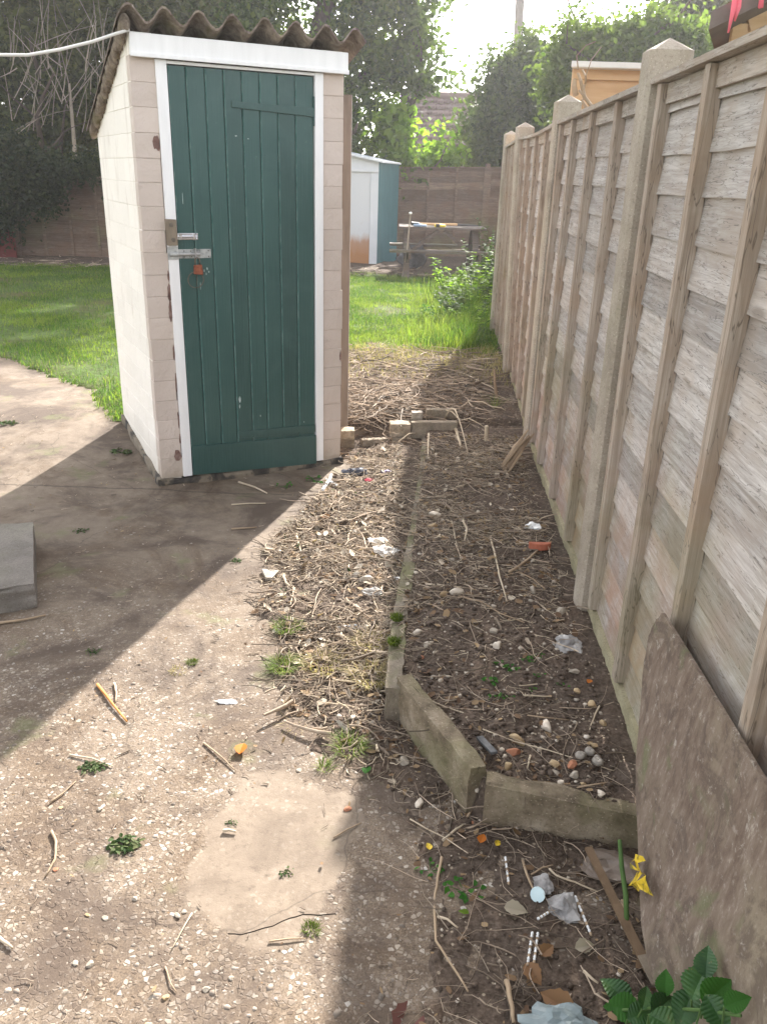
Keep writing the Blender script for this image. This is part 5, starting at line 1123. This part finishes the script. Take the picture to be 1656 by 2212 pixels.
def stone(px, py, wpx, hpx, mt, label, name='stone', grp='loose stones', flat=.6, on='soil', seed=None, amp=.3, rot=None):
    p = zat(px, py+hpx*.3, on); k_ = (p-CAM).length/F; r = wpx/2*k_; sd = seed if seed is not None else px
    r *= .76; rr = random.Random(sd*13+py); mb = MB(); V0, F0 = ICO[3]; pls = []
    for _ in range(11): pls.append((Vector((rr.gauss(0,1), rr.gauss(0,1), rr.gauss(0,1))).normalized(), rr.uniform(.55, .88)))
    an = rr.uniform(0, 3.1); vs = []
    for v in V0:
        q = Vector(v)*(1+amp*.6*noise.noise(Vector(v)*1.5+Vector((sd, py, 0))))
        for nn_p, dd_p in pls:
            e_ = q.dot(nn_p)-dd_p
            if e_ > 0: q = q-nn_p*e_
        q = q*(1+.03*noise.noise(q*7)); x_, y_, z_ = q.x*r*1.2, q.y*r*1.2*max(.55, hpx/wpx), q.z*r*flat*1.25
        vs.append((p.x+x_*_c(an)-y_*_s(an), p.y+x_*_s(an)+y_*_c(an), p.z+z_+r*flat*.35))
    mb.add(vs, F0)
    return tag(mb.build(name, M[mt], origin=p), label, name.replace('_', ' '), grp)
for a in ((872,1637,28,28,'pale_stone','rough white lump of mortar outside the diagonal slab'),(904,1731,28,18,'stone','smooth greenish pebble below the diagonal slab'),(953,1954,18,18,'pale_stone','round pale pebble left of the bottle cap'),
    (1021,1775,12,12,'orange_stone','small reddish pebble at the diagonal slab corner'),(1036,1768,11,10,'stone','tiny grey pebble at the slab joint'),(1108,1620,34,22,'orange_stone','rusty orange stone beside the slate'),(1235,1648,36,22,'orange_stone','flat rusty stone left of the snail shells'),
    (1278,1517,26,22,'ochre_stone','yellow and brown round stone by the gravel board'),(1302,1560,22,14,'ochre_stone','small buff stone below the yellow round stone'),(1196,1645,28,28,'ochre_stone','cream and orange flint in the near bed'),(1095,1651,30,18,'ochre_stone','buff angular stone nearest the slate'),
    (1259,1692,22,20,'ochre_stone','blocky ochre stone behind the near slab'),(1240,1672,34,20,'pale_stone','pale angular flint behind the near slab'),(1211,1686,20,16,'stone','grey rounded stone behind the near slab, left of the ochre block'),(1296,1710,22,18,'stone','brown cube shaped stone in the near right of the bed'),
    (1281,1607,22,14,'ochre_stone','small yellow stone above the snail shells'),(1200,1668,24,14,'pale_stone','small pale stone between larger flints'),(1116,1596,44,18,'ochre_stone','long buff stone above the orange stone'),(1178,1565,46,22,'stone','flat grey brown stone slab in mid bed'),
    (1240,1446,26,18,'pale_stone','buff egg shaped stone left of the gravel board'),(1245,1490,20,14,'ochre_stone','pair of small buff stones near the green leaf'),(1211,1316,34,22,'pale_stone','knobbly white stone at the foot of the second post'),(1150,1272,30,16,'pale_stone','pale flat stone in the middle of the bed'),(1144,1296,16,10,'pale_stone','small pale stone, just below a larger flat one'),
    (1066,1358,22,20,'pale_stone','white stone left of the clover'),(923,1389,26,20,'pale_stone','white chip near the short edging slab'),(1074,1390,34,24,'stone','grey broken stone in mid bed'),(953,1153,18,26,'ochre_stone','small yellow stone or leaf near the head of the bed'),(986,1452,10,8,'pale_stone','tiny white stone low in the bed'),
    (938,1108,30,18,'stone','brown stone near the head of the bed, on the edging side'),(935,1135,34,18,'ochre_stone','buff stone just below a brown one in the upper bed'),(960,1282,30,16,'ochre_stone','brown buff rock in the left of the bed'),(985,1275,36,20,'stone','larger brown rock beside the buff one in the left of the bed'),(955,1300,16,10,'ochre_stone','small buff stone below the paired rocks'),
    (997,1306,14,10,'pale_stone','small white stone below the paired rocks'),(903,1363,30,16,'stone','green grey stone by the edging moss'),(1101,1067,12,10,'pale_stone','small white stone at the far right of the bed'),(910,1416,12,14,'orange_stone','small orange stone near the diagonal slab top'),(905,1440,10,10,'pale_stone','small white stone near the diagonal slab top'),
    (765,1148,24,12,'pale_stone','white stone in the sunlit debris'),(770,1240,30,18,'pale_stone','large pale stone in the debris below the clear plastic'),(795,1250,40,14,'pale_stone','long pale stone in the debris'),(835,900,40,14,'pale_stone','pale flat stone left of the hollow block'),(1082,1095,14,10,'pale_stone','small white stone below the weathered stump')):
    stone(*a)
for a in ((750,1743,20,18,'orange_stone','round orange pebble at the right border of the smooth patch'),(216,1745,16,12,'pale_stone','white pebble on the pebbly path, uppermost of the scattered whites'),(163,2077,14,16,'pale_stone','white angular pebble low on the path'),(194,2079,20,16,'pale_stone','white flat pebble low on the path, second of two'),(384,1976,20,12,'pale_stone','long white pebble left of the smooth patch corner'),
    (399,1966,12,12,'pale_stone','small white pebble touching a longer one'),(292,1938,16,12,'pale_stone','bright white pebble in the middle of the pebbly path'),(228,1979,12,16,'pale_stone','white chip left of the weeds crack'),(447,2133,18,16,'pale_stone','pale pebble near the bottom of the path'),(500,2110,14,12,'pale_stone','pale pebble below the smooth patch'),
    (318,2212,20,14,'ochre_stone','buff pebble at the bottom edge of the view'),(132,1742,12,10,'ochre_stone','buff pebble by the dark twig'),(190,1974,14,10,'ochre_stone','orange pebble on the pebbly path'),(358,2150,16,18,'ochre_stone','orange tinted chip beside the lower twig'),(645,1660,14,14,'pale_stone','pinkish pebble above the smooth patch'),(120,1875,12,14,'orange_stone','rusty pebble at the end of the curled stem')):
    stone(*a, on='path', flat=.45)
# named odds and ends
p = zat(1164,1184); k_ = (p-CAM).length/F; mb = MB(); r = 24*k_
mb.prism([p+Vector((r*_c(a), r*.62*_s(a), 0)) for a in [math.pi+i*math.pi/8 for i in range(9)]], SZ*.03); tag(mb.build('brick_fragment', M['red_brick'], origin=p, bevel=.004), 'broken piece of red brick beside the fence foot', 'brick fragment')
p = zat(1050,1632); a, b = zat(1034,1600)+SZ*.012, zat(1066,1640)+SZ*.02; mb = MB(); mb.beam(a, b, .020, .008); tag(mb.build('slate_piece', M['slate'], origin=a, bevel=.002), 'narrow piece of dark slate lying in the near bed', 'slate')
p = zat(581,1244, 'path'); mb = MB(); mb.prism([zat(x, y, 'path')+SZ*.004 for x, y in ((565,1236),(603,1240),(588,1256),(574,1256))], SZ*.014); tag(mb.build('stone_chip', M['pale_stone'], origin=p, bevel=.002), 'white triangular chip at the edge of the debris', 'chip')
mb = MB(); mb.tube([zat(697,1062)+SZ*.012, zat(712,1045)+SZ*.022, zat(716,1030)+SZ*.016], [.008,.009,.008], 6); mb.tube([zat(712,1047)+SZ*.02, zat(728,1053)+SZ*.012], [.009,.006], 6); mb.tube([zat(712,1046)+SZ*.02, zat(700,1040)+SZ*.018], [.007,.004], 6)
tag(mb.build('forked_root', M['plastic_white'], origin=zat(712,1050)), 'white forked piece standing by the outhouse corner', 'root')
for i, (px, py, lb, dk) in enumerate(((1252,1636,'grey closed snail shell, leftmost of three',0), (1273,1627,'whitish snail shell at the back of the three',0), (1290,1648,'open brown snail shell, nearest of three',1))):
    p = zat(px, py+4); k_ = (p-CAM).length/F; r = 12*k_; mb = MB()
    pts = []; rs = []
    for t in range(22):
        an = t*.62; q = r*(1-t/26)*.62; pts.append(p+Vector((q*_c(an+i), q*_s(an+i), r*.62+t*r*.018))); rs.append(r*.55*(1-t/26))
    mb.tube(pts, rs, 8)
    if dk: mb.tube([pts[0], pts[0]+(pts[0]-pts[1]).normalized()*r*.5], [r*.5, r*.68], 10, cap=False)
    tag(mb.build('snail_shell', M['shell'], smooth=True, origin=p), lb, 'snail shell', 'snail shells in the bed')
p = zat(1159,1945); mb = MB(); r = .0165; nrmc = Vector((-.15,-.75,.6)).normalized(); t1 = nrmc.cross(SZ).normalized(); t2 = nrmc.cross(t1); c0 = p+SZ*.017
V = []; 
for h, q in ((0, r*.92), (0, r), (-.009, r), (-.009, r*.9), (-.002, r*.86)):
    for i in range(28): V.append(c0+nrmc*h*1.+t1*q*_c(i*.2244)*(1+.02*(i % 2))+t2*q*_s(i*.2244)*(1+.02*(i % 2)))
fs = [tuple(range(28))]+[(j*28+i, j*28+(i+1) % 28, (j+1)*28+(i+1) % 28, (j+1)*28+i) for j in range(4) for i in range(28)]
mb.add(V, fs); tag(mb.build('bottle_cap', M['bottle_cap'], origin=p), 'pale blue bottle cap standing on the dark soil', 'bottle cap')
# banded quills
for a, b, lb in (((1148,2022),(1138,2090),'white banded quill, left one of the close pair'), ((1160,2023),(1152,2085),'white banded quill, right one of the close pair'), ((1240,1944),(1276,2026),'long white banded quill beside the crumpled grey bag'), ((1159,1994),(1185,1974),'short white banded quill below the bottle cap'), ((1090,1859),(1098,1915),'banded quill upright below the near slab')):
    A_, B_ = zat(*a)+SZ*.012, zat(*b)+SZ*.006; mb = MB(); nb_ = 12
    for i in range(nb_): mb.tube([A_.lerp(B_, i/nb_), A_.lerp(B_, (i+.45)/nb_), A_.lerp(B_, (i+1)/nb_)], [.0023, .0034, .0023], 7, mi=1 if i % 3 == 2 else 0)
    tag(mb.build('quill', [M['plastic_white'], M['stick']], smooth=True, origin=A_), lb, 'quill', 'banded white quills')
def crumple(name, px, py, wpx, hpx, mat, label, cat, seed=1, h=.5, amp=.55, grp=None, lift=0):
    p = zat(px, py); k_ = (p-CAM).length/F; r = wpx/2*k_; V0, F0 = ICO[3]; mb = MB(); vs = []
    for v in V0:
        q = Vector(v); nz = abs(noise.noise(q*1.5+Vector((seed,)*3)))*1.3+abs(noise.noise(q*3.3+Vector((seed*2,)*3)))*.7+noise.noise(q*.9+Vector((seed*3,)*3)); k2 = 1-amp*.6+amp*.8*nz
        vs.append((p.x+q.x*r*k2*1.1, p.y+q.y*r*k2*hpx/wpx*1.3, p.z+max(-.002, (q.z*.8+.3)*r*h*k2)+lift))
    mb.add(vs, F0); return tag(mb.build(name, mat, origin=p), label, cat, grp)
crumple('crumpled_foil', 1225, 1392, 62, 58, M['plastic_grey'], 'crumpled silvery plastic sheet at the foot of the first post', 'plastic sheet', 3, .35)
crumple('crumpled_bag', 1212, 1966, 62, 60, M['plastic_grey'], 'crumpled dark grey bag right of the bottle cap', 'bag', 5, .6)
crumple('crumpled_bag', 1172, 1912, 40, 44, M['plastic_grey'], 'smaller crumpled grey scrap above the bottle cap', 'bag', 6, .5)
crumple('plastic_bag', 766, 1026, 60, 26, M['plastic_dark'], 'shiny dark plastic bag at the outhouse corner', 'plastic bag', 7, .45)
crumple('plastic_scrap', 834, 1020, 24, 14, M['plastic_purple'], 'purple foil scrap near the outhouse corner', 'scrap', 8, .5)
crumple('plastic_scrap', 800, 1038, 30, 9, M['pink'], 'thin red plastic strip near the outhouse corner', 'scrap', 9, .3)
crumple('clear_plastic', 838, 1192, 48, 50, M['film'], 'clear crinkled plastic bag beside the edging', 'plastic bag', 10, .5)
crumple('clear_plastic', 815, 1172, 40, 18, M['plastic_white'], 'white torn end of the clear plastic by the edging', 'plastic scrap', 11, .4)
crumple('clear_plastic', 862, 1255, 26, 22, M['plastic_white'], 'white plastic scrap against the edging slab', 'plastic scrap', 12, .5)
crumple('clear_plastic', 805, 1280, 50, 20, M['film'], 'clear plastic wrapper in the debris below the pale stones', 'plastic scrap', 13, .4)
crumple('white_paper', 755, 1358, 56, 14, M['plastic_white'], 'strip of white paper on the straw debris', 'paper', 14, .3)
crumple('white_paper', 492, 1518, 40, 14, M['plastic_white'], 'white torn foil scrap on the sunlit path', 'paper', 15, .25)
crumple('white_paper', 1152, 1140, 34, 26, M['plastic_white'], 'white plastic scrap just behind the red brick piece', 'plastic scrap', 16, .5)
crumple('blue_bag', 1205, 2214, 130, 60, simple('blue_grey', [(.13,.17,.18), (.27,.32,.33)], 14, rough=.4, isl=0), 'pale blue grey crumpled sheet at the bottom edge', 'plastic sheet', 17, .4)
crumple('clear_plastic', 1320, 1874, 110, 70, simple('dull_film', [(.16,.125,.10), (.24,.19,.155)], 20, rough=.3, isl=0), 'brown dirty plastic film below the near edging slab', 'plastic sheet', 18, .28, .45)
# weathered stump by the fence
a, b = zat(1088,1020), Vector((.77, 4.30, .26)); mb = MB()
for i in range(12):
    o_ = Vector((random.uniform(-.02,.02), random.uniform(-.025,.025), random.uniform(-.005,.03))); mb.tube([a+o_*1.4, (a+b)/2+o_+SZ*.01, b+o_*.8+Vector((random.uniform(-.02,.02),0,random.uniform(-.02,.02)))], [.006,.014,.004], 5)
tag(mb.build('weathered_stump', M['stick'], origin=a), 'frayed weathered stump leaning on the fence foot', 'stump')
a = zat(1050,950); mb = MB(); mb.tube([a-SZ*.03, a+SZ*.085+Vector((-.006,0,0))], [.013,.012], 7); tag(mb.build('cut_stump', M['straw'], origin=a), 'thin cut stump upright in the heap near the fence', 'stump')
for px, py, h_, lb in ((1072,860,.20,'dead stem upright against the fence beyond the second post'), (1000,830,.0,'')):
    if h_: 
        a = zat(px, py); mb = MB(); mb.tube([a, a+Vector((-.02,0,h_*.5)), a+Vector((-.03,.02,h_))], [.012,.010,.007], 6); tag(mb.build('dead_plant', M['stick'], origin=a), lb, 'stem')
# long looping cut stems in the heap
lr = random.Random(77)
for i, (x0_, y0_, x1_, y1_, bow, lb) in enumerate(((790,850,960,835,-14,'long pale stem looping over the heap nearest the outhouse'), (960,910,1010,985,40,'hooped stem standing over the concrete block'), (1010,870,1090,905,-12,'long thin stem reaching the fence'), (900,905,1050,930,-16,'long stem arching across the block'), (960,800,1075,850,-10,'long stem lying across the back of the heap'), (860,960,905,945,-16,'arched stem before the yellow brick'))):
    A_, B_ = zat(x0_, y0_), zat(x1_, y1_); mb = MB(); pts = []
    for t in range(9):
        s_ = t/8; q = A_.lerp(B_, s_); q.z = max(hsoil1(q.x, q.y), q.z)+.012+math.sin(s_*3.14)*abs(bow)*.0028; q.y += math.sin(s_*3.14)*bow*.004; pts.append(q)
    mb.tube(pts, [.005*(1-.05*t) for t in range(9)], 6); tag(mb.build('long_stem', M['straw'], smooth=True, origin=A_), lb, 'stem', 'long stems in the heap')
# wooden strip with a metal bracket
A_, B_ = zat(1265,1862)+SZ*.045, zat(1398,2112)+SZ*.02; ws = empty('timber_strip', B_, 'narrow brown timber strip with a metal bracket in the near corner', 'timber strip'); mb = MB()
m_ = A_.lerp(B_, .5)-SZ*.0; mb.beam(A_, m_, .018, .008); mb.beam(m_, B_, .020, .008); mb.build('strip', M['strip_wood'], ws)
d_ = (B_-A_).normalized(); mb = MB(); mb.beam(B_-d_*.03+SZ*.008, B_+d_*.035+SZ*.008, .026, .003); mb.build('bracket', M['block_wood'], ws)
# green stem + yellow leaf + leaves
mb = MB(); a, b = zat(1352,2020)+SZ*.01, onpl(1366,1815)+Vector((-.03,0,0)); mb.tube([a, a.lerp(b, .4)+Vector((.004,0,0)), a.lerp(b, .7), b], [.0055,.006,.0055,.0045], 8); tag(mb.build('bramble_shoot', M['green_stem'], smooth=True, origin=a), 'bright green stem rising beside the leaning board', 'stem')
def leafshape(c, d, n, L, Wd, seg=7, serr=0., cup=.12, curl=0., rib=0.):
    d = d.normalized(); n = n.normalized(); s_ = d.cross(n).normalized(); V = [c]; out_ = []
    for i in range(seg+1):
        t = i/seg; w = Wd*math.sin(math.pi*min(1, t**.75))*(1+(serr if i % 2 else -serr)); q = c+d*L*t+n*(-curl*L*t*t); rb = n*(rib*L*(1 if i % 2 else -1))
        V += [q+s_*w*.5+n*w*cup+rb-d*0, q, q-s_*w*.5+n*w*cup+rb]
    fs = []
    for i in range(seg):
        a = 1+i*3; fs += [(a, a+3, a+4, a+1), (a+1, a+4, a+5, a+2)]
    return V, fs
def addleaf(mb, *a, **k): V, fs = leafshape(*a, **k); mb.add(V, fs)
yl = onpl(1398,1860); mb = MB()
lf = [(1392,1858),(1400,1849),(1408,1853),(1409,1862),(1402,1868),(1407,1878),(1403,1890),(1412,1893),(1422,1903),(1425,1920),(1427,1939),(1417,1932),(1410,1925),(1402,1924),(1394,1929),(1390,1917),(1384,1918),(1386,1900),(1393,1884),(1387,1880),(1385,1868)]
pts = [onpl(x, y)+nrm*(.022+.007*math.sin(i*1.7)) for i, (x, y) in enumerate(lf)]; c_ = [onpl(1399,1862)+nrm*.030, onpl(1399,1885)+nrm*.018, onpl(1405,1910)+nrm*.032]
fs = []
for i in range(len(pts)):
    j = (i+1) % len(pts); py_ = (lf[i][1]+lf[j][1])/2; q = 0 if py_ < 1874 else 1 if py_ < 1892 else 2; fs.append((i, j, len(pts)+q))
mb.add(pts+c_, fs); mb.add([pts[5], c_[0], c_[1], pts[6], pts[18], c_[2], pts[17], pts[4]], [(0,1,2),(3,2,5),(4,2,1),(6,5,2)])
tag(mb.build('yellow_leaf', M['yellow_leaf'], origin=yl), 'yellow blotched leaf cluster hanging on the leaning board', 'leaf')
for px, py, w, mt, lb, kd in ((522,1622,34,'leaf_orange','curled orange leaf on the sunlit path','orange'),(792,1668,26,'weed','single green leaf beside the sunlit debris',''),(829,1766,26,'weed','small green leaf on the brown path edge',''),(885,2202,78,'leaf_purple','large dull purple leaf at the bottom edge',''),(1113,1972,40,'leaf_pale','pale grey dead leaf below the bottle cap',''),(1180,2060,34,'leaf_brown','reddish brown leaf right of the paired quills',''),
    (1200,2172,60,'leaf_brown','large crisp brown leaf near the bramble',''),(1150,2112,44,'leaf_brown','torn brown leaf below the paired quills',''),(1040,1818,24,'leaf_orange','orange brown curled leaf at the near slab foot',''),(1262,2052,36,'leaf_pale','dull green grey leaf beside the timber strip',''),(1074,1828,16,'yellow_leaf','small narrow yellow leaf below the near slab',''),(925,1835,18,'yellow_leaf','small yellow brown leaf below the diagonal slab',''),
    (1000,1978,18,'leaf_lime','small yellow green leaf left of the pale dead leaf',''),(1272,1478,16,'leaf_orange','tiny orange leaf beside the gravel board',''),(700,1120,26,'leaf_brown','brown leaf in the sunlit debris near the outhouse','')):
    p = zat(px, py); k_ = (p-CAM).length/F; a_ = random.uniform(0, 6.28); mb = MB(); L_ = w*k_*1.15; d_ = Vector((_c(a_), _s(a_), .05)); addleaf(mb, p-d_*L_*.5+SZ*.012, d_, Vector((random.uniform(-.3,.3), random.uniform(-.5,0), 1)), L_, L_*.65, 9, .08, .22, .15)
    tag(mb.build('fallen_leaf', M[mt], origin=p), lb, 'leaf', 'single fallen leaves')
# bramble plant bottom right
br = empty('bramble', Vector((.63, 1.12, 0)), 'bramble plant with broad toothed dark green leaves in the near right corner', 'bramble')
mb = MB(); mb.tube([onpl(1640,2200)+nrm*.03, onpl(1560,2190)+nrm*.04, onpl(1480,2185)+nrm*.045, onpl(1400,2190)+nrm*.05, onpl(1330,2185)+nrm*.06], .003, 6); mb.build('stem', M['green_stem'], br, smooth=True)
M['bramble_b'] = leaf_mat('bramble_b', [(.035,.105,.022), (.055,.14,.03)], .3, .5)
for i, (px, py, off, wx, ang, nx) in enumerate(((1345,2108,.05,92,170,0), (1322,2158,.06,88,215,0), (1290,2190,.07,70,200,-.2), (1385,2150,.05,62,120,.2), (1400,2185,.05,66,170,.2), (1440,2200,.05,58,20,.1), (1478,2180,.04,64,40,.3), (1470,2130,.03,46,100,-.2), (1545,2125,.03,74,80,-.3), (1562,2085,.03,56,95,-.4), (1585,2150,.03,70,40,-.2), (1530,2185,.04,70,250,.1),
    (1600,2195,.04,66,300,-.1), (1380,2215,.06,70,230,0), (1330,2208,.07,60,190,.1), (1500,2222,.05,70,330,0), (1630,2170,.03,50,20,-.3), (1450,2165,.05,44,60,.3))):
    c = onpl(px, py)+nrm*off; k_ = (c-CAM).length/F; L_ = wx*k_; an = R_(ang); d_ = rt*_c(an)+up*_s(an); n_ = ((CAM-c).normalized()+Vector((nx-.25+.5*((i*37) % 7)/7, (.4*((i*53) % 5)/5-.2), .35))).normalized(); d_ = (d_-n_*d_.dot(n_)).normalized()
    mb = MB(); addleaf(mb, c-d_*L_*.45, d_, n_, L_, L_*.74, 21, .05, .20, .28, .010); mb.build('leaf', M['bramble_b' if i % 3 == 1 else 'bramble'], br)
    mb = MB(); mb.tube([c-d_*L_*.45, c-d_*L_*.45-n_*.03-SZ*.05], .0018, 5); mb.build('leaf_stalk', M['green_stem'], br)
# weeds
def rosette(name, px, py, n, L, mat, label, cat, asp=.5, up_=.5, seed=0, on='soil', grp=None, cnt3=False, zoff=0.):
    p = zat(px, py, on)+SZ*zoff; rr = random.Random(seed); mb = MB()
    for i in range(n):
        a = rr.uniform(0, 6.28); r0 = L*1.3*math.sqrt(rr.random()); c = p+Vector((_c(a)*r0*1.15, _s(a)*r0*.8, .003+rr.uniform(0, L*up_*.7))); a += rr.uniform(-2.2,2.2); d_ = Vector((_c(a), _s(a), rr.uniform(-.3, up_)))
        addleaf(mb, c, d_, Vector((rr.uniform(-.8,.8), rr.uniform(-.8,.8), 1)), L*rr.uniform(.4,1), L*asp*rr.uniform(.7,1.1), 5, .0, .1, .2)
        if i % 2 == 0: mb.tube([p, c], .0008, 3)
    return tag(mb.build(name, M[mat], origin=p), label, cat, grp)
WG = 'small green weeds'
for px, py, n, L, lb in ((1073,1438,9,.016,'clover clump highest of the bed weeds, on the left'),(1103,1445,14,.018,'clover clump in the middle of the bed weeds'),(1140,1428,12,.018,'clover clump right of centre among the bed weeds'),(1160,1418,8,.015,'small clover at the upper right of the bed weeds'),(1062,1474,14,.018,'clover clump lowest left of the bed weeds'),(1090,1508,9,.017,'clover clump lowest of the bed weeds'),
    (1058,1508,6,.012,'tiny seedling left of the lowest clover'),(1165,1462,6,.014,'tiny clover below the right clump'),(1215,1483,4,.014,'pair of round green leaves near the gravel board'),(1146,1492,6,.011,'bluish green seedling alone in mid bed'),(684,1040,16,.045,'leafy green weed at the right foot of the door'),(612,1052,10,.032,'flat dark weed before the door sill'),(730,1058,5,.02,'small bright weed by the white forked piece'),
    (1000,1925,14,.03,'ferny green weed on the near corner soil'),(930,1880,10,.02,'thin green weed in the near corner straw')):
    rosette('weed', px, py, n, L, 'weed', lb, 'weed', .75 if L < .02 else .5, .5, px, grp=WG)
for px, py, n, L, lb in ((270,1826,34,.034,'dark green wilted weed heap on the pebbly path'),(195,1660,20,.026,'dark green weed scrap left of the pale stem'),(212,1660,14,.022,'second dark weed scrap beside the pale stem'),(263,978,16,.06,'pulled weed lying at the outhouse side wall'),(20,915,16,.05,'dandelion clump at the left edge of the far path'),(510,1212,14,.026,'green leaves at the shadow edge of the path'),(200,1410,12,.022,'small dark weed in the outhouse shadow'),(620,1885,9,.018,'small weed on the smooth patch, right side'),(500,1778,9,.014,'moss tuft on the smooth patch'),(175,1148,14,.03,'low weeds behind the step block')):
    rosette('weed', px, py, int(n*2.2), L*.72, 'weed_dark', lb, 'weed', .4, .35, px, on='path', grp=WG)
for px, py, r_, n, h_, mt, lb in ((611,1444,.045,260,.045,'tuft','round green grass tuft on the debris edge, nearer of two'),(620,1358,.05,240,.035,'tuft','round grass tuft on the debris edge, farther of two'),(415,1432,.018,90,.016,'moss','green moss cushion on the path'),(385,1450,.03,60,.012,'dry_grass','yellow straw moss beside the moss cushion'),(672,2008,.020,90,.014,'moss','moss tuft below the smooth patch'),(755,1620,.04,120,.05,'tuft','grass tuft at the edge of the debris near the fence shadow'),(640,1570,.04,110,.05,'dry_grass','dry tuft at the left edge of the debris'),
    (700,1440,.07,200,.05,'dry_grass','matted dry grass beside the green tufts'),(805,1470,.06,220,.06,'dry_grass','matted dry grass against the short edging slab'),(800,1395,.06,200,.05,'dry_grass','matted dry grass below the mossy slab'),(700,1660,.02,60,.03,'tuft','thin grass wisps above the smooth patch'),(1068,880,.03,40,.14,'tuft','yellowing weed at the fence foot beyond the second post')):
    on = 'path' if px < 520 or (py > 1900) else 'soil'; p = zat(px, py, on); mb = MB(); tuftmesh(mb, p, r_*1.6, int(n*1.3), h_*.75, 2., .0009, px+py); tag(mb.build('grass_tuft', M[mt], origin=p), lb, 'grass tuft', 'grass and moss tufts')
# tall weeds in front of the table and along the fence
def tallweed(px, py, Yb, hgt, n, L, mat, label, seed):
    b = at(px, py, Yb); b.z = .10; e = empty('tall_weed', b, label, 'weed', 'tall weeds by the fence'); rr = random.Random(seed); mb = MB(); ml = MB()
    n = int(n*1.5)
    for s_ in range(8):
        tx = Vector((rr.uniform(-.18,.18), rr.uniform(-.15,.15), 0)); top_ = b+tx*2+SZ*hgt*rr.uniform(.6,1.); mb.tube([b+tx*.3, b.lerp(top_, .5)+tx*.3, top_], [.005,.004,.002], 4)
        for i in range(n):
            t = rr.uniform(.1, 1); c = (b+tx*.3).lerp(top_, t); a = rr.uniform(0, 6.28); addleaf(ml, c, Vector((_c(a), _s(a), rr.uniform(-.2,.6))), Vector((rr.uniform(-.4,.4), rr.uniform(-.4,.4), 1)), L*rr.uniform(.6,1.2)*(1.2-.6*t), L*.6, 4, 0, .1, .2)
    mb.build('stem', M['green_stem'], e); ml.build('foliage', mat, e)
for a in ((975,640,10.6,.55,16,.10,M['leaf_lime'],'tall bright weed in front of the picnic table',1),(1030,640,10.4,.50,18,.09,M['leaf_light'],'bushy weed between table and fence, in the sun',2),(1010,690,9.0,.38,18,.08,M['leaf_light'],'leafy weed at the fence foot behind the last post',3),(950,690,9.2,.22,12,.07,M['weed'],'low weed patch in the sunny lawn',4),(1045,600,12.0,.75,18,.10,M['leaf_light'],'tall weed beside the right end of the table',5),(1000,720,8.6,.25,14,.06,M['leaf_lime'],'small bright weed nearest the heap',6),(1020,665,9.8,.45,18,.08,M['leaf_lime'],'sunlit loose weed clump midway along the fence foot',8),(990,670,9.6,.34,16,.07,M['leaf_light'],'low bushy weed left of the sunlit clump',9),(1040,620,11.2,.6,18,.09,M['leaf_lime'],'tall sunlit weed nearest the table end, before the fence',10),(1000,615,11.4,.42,16,.08,M['leaf_light'],'weed in front of the table bench',11),(965,700,8.9,.20,14,.06,M['leaf_lime'],'small yellow green weed at the lawn edge of the weed mass',12),(1055,560,13.4,.9,18,.10,M['leaf_hedge'],'dark bushy weed behind the fence end',7)):
    tallweed(*a)
# ------------------------------------------------------------------ light
AZ, EL = 16.5, 31.0
w = bpy.data.worlds.new('World'); S.world = w; w.use_nodes = True; nt = w.node_tree; nt.nodes.clear()
sky = nt.nodes.new('ShaderNodeTexSky'); sky.sky_type = 'NISHITA'; sky.sun_disc = False; sky.sun_elevation = R_(EL); sky.sun_rotation = R_(AZ); sky.air_density = 1.; sky.dust_density = 2.5; sky.ozone_density = 1.
hs_ = nt.nodes.new('ShaderNodeHueSaturation'); hs_.inputs['Saturation'].default_value = .18
bg = nt.nodes.new('ShaderNodeBackground'); bg.inputs[1].default_value = .15; wo = nt.nodes.new('ShaderNodeOutputWorld')
nt.links.new(sky.outputs[0], hs_.inputs['Color']); nt.links.new(hs_.outputs[0], bg.inputs[0]); nt.links.new(bg.outputs[0], wo.inputs[0])
sl = bpy.data.lights.new('sun', 'SUN'); sl.energy = 5.0; sl.angle = R_(.7); sl.color = (1., .945, .87); so = bpy.data.objects.new('sun', sl); COL.objects.link(so)
sd_ = Vector((_s(R_(AZ))*_c(R_(EL)), _c(R_(AZ))*_c(R_(EL)), _s(R_(EL)))); so.rotation_euler = sd_.to_track_quat('Z', 'Y').to_euler(); so.location = (3, 10, 8)
# ------------------------------------------------------------------ camera
cd = bpy.data.cameras.new('camera'); co = bpy.data.objects.new('camera', cd); COL.objects.link(co)
cd.sensor_fit = 'VERTICAL'; cd.sensor_height = 36.; cd.lens = 36*F/2212; cd.clip_end = 600; cd.clip_start = .02
Mx = Matrix(((rt.x, up.x, -fw.x, 0), (rt.y, up.y, -fw.y, 0), (rt.z, up.z, -fw.z, H), (0,0,0,1))); co.matrix_world = Mx; S.camera = co
vs = S.view_settings; vs.view_transform = 'Standard'; vs.look = 'None'; vs.exposure = 1.95; vs.gamma = 1.
S.cycles.max_bounces = 6; S.cycles.transparent_max_bounces = 8; S.cycles.use_denoising = True
# thin scattering volume added in place of lens veiling glare
hz = N('glare_veil'); pv = hz.n('ShaderNodeVolumePrincipled', {'Color': (.97,.96,1.,1), 'Density': .0013, 'Anisotropy': .5}); hz.t.links.new(pv.outputs[0], hz.out.inputs['Volume'])
mb = MB(); mb.abox(-15, 15, -3, 34, -1.2, 15.5); tag(mb.build('glare_veil', hz.m), kind='stuff')
S.cycles.volume_bounces = 0
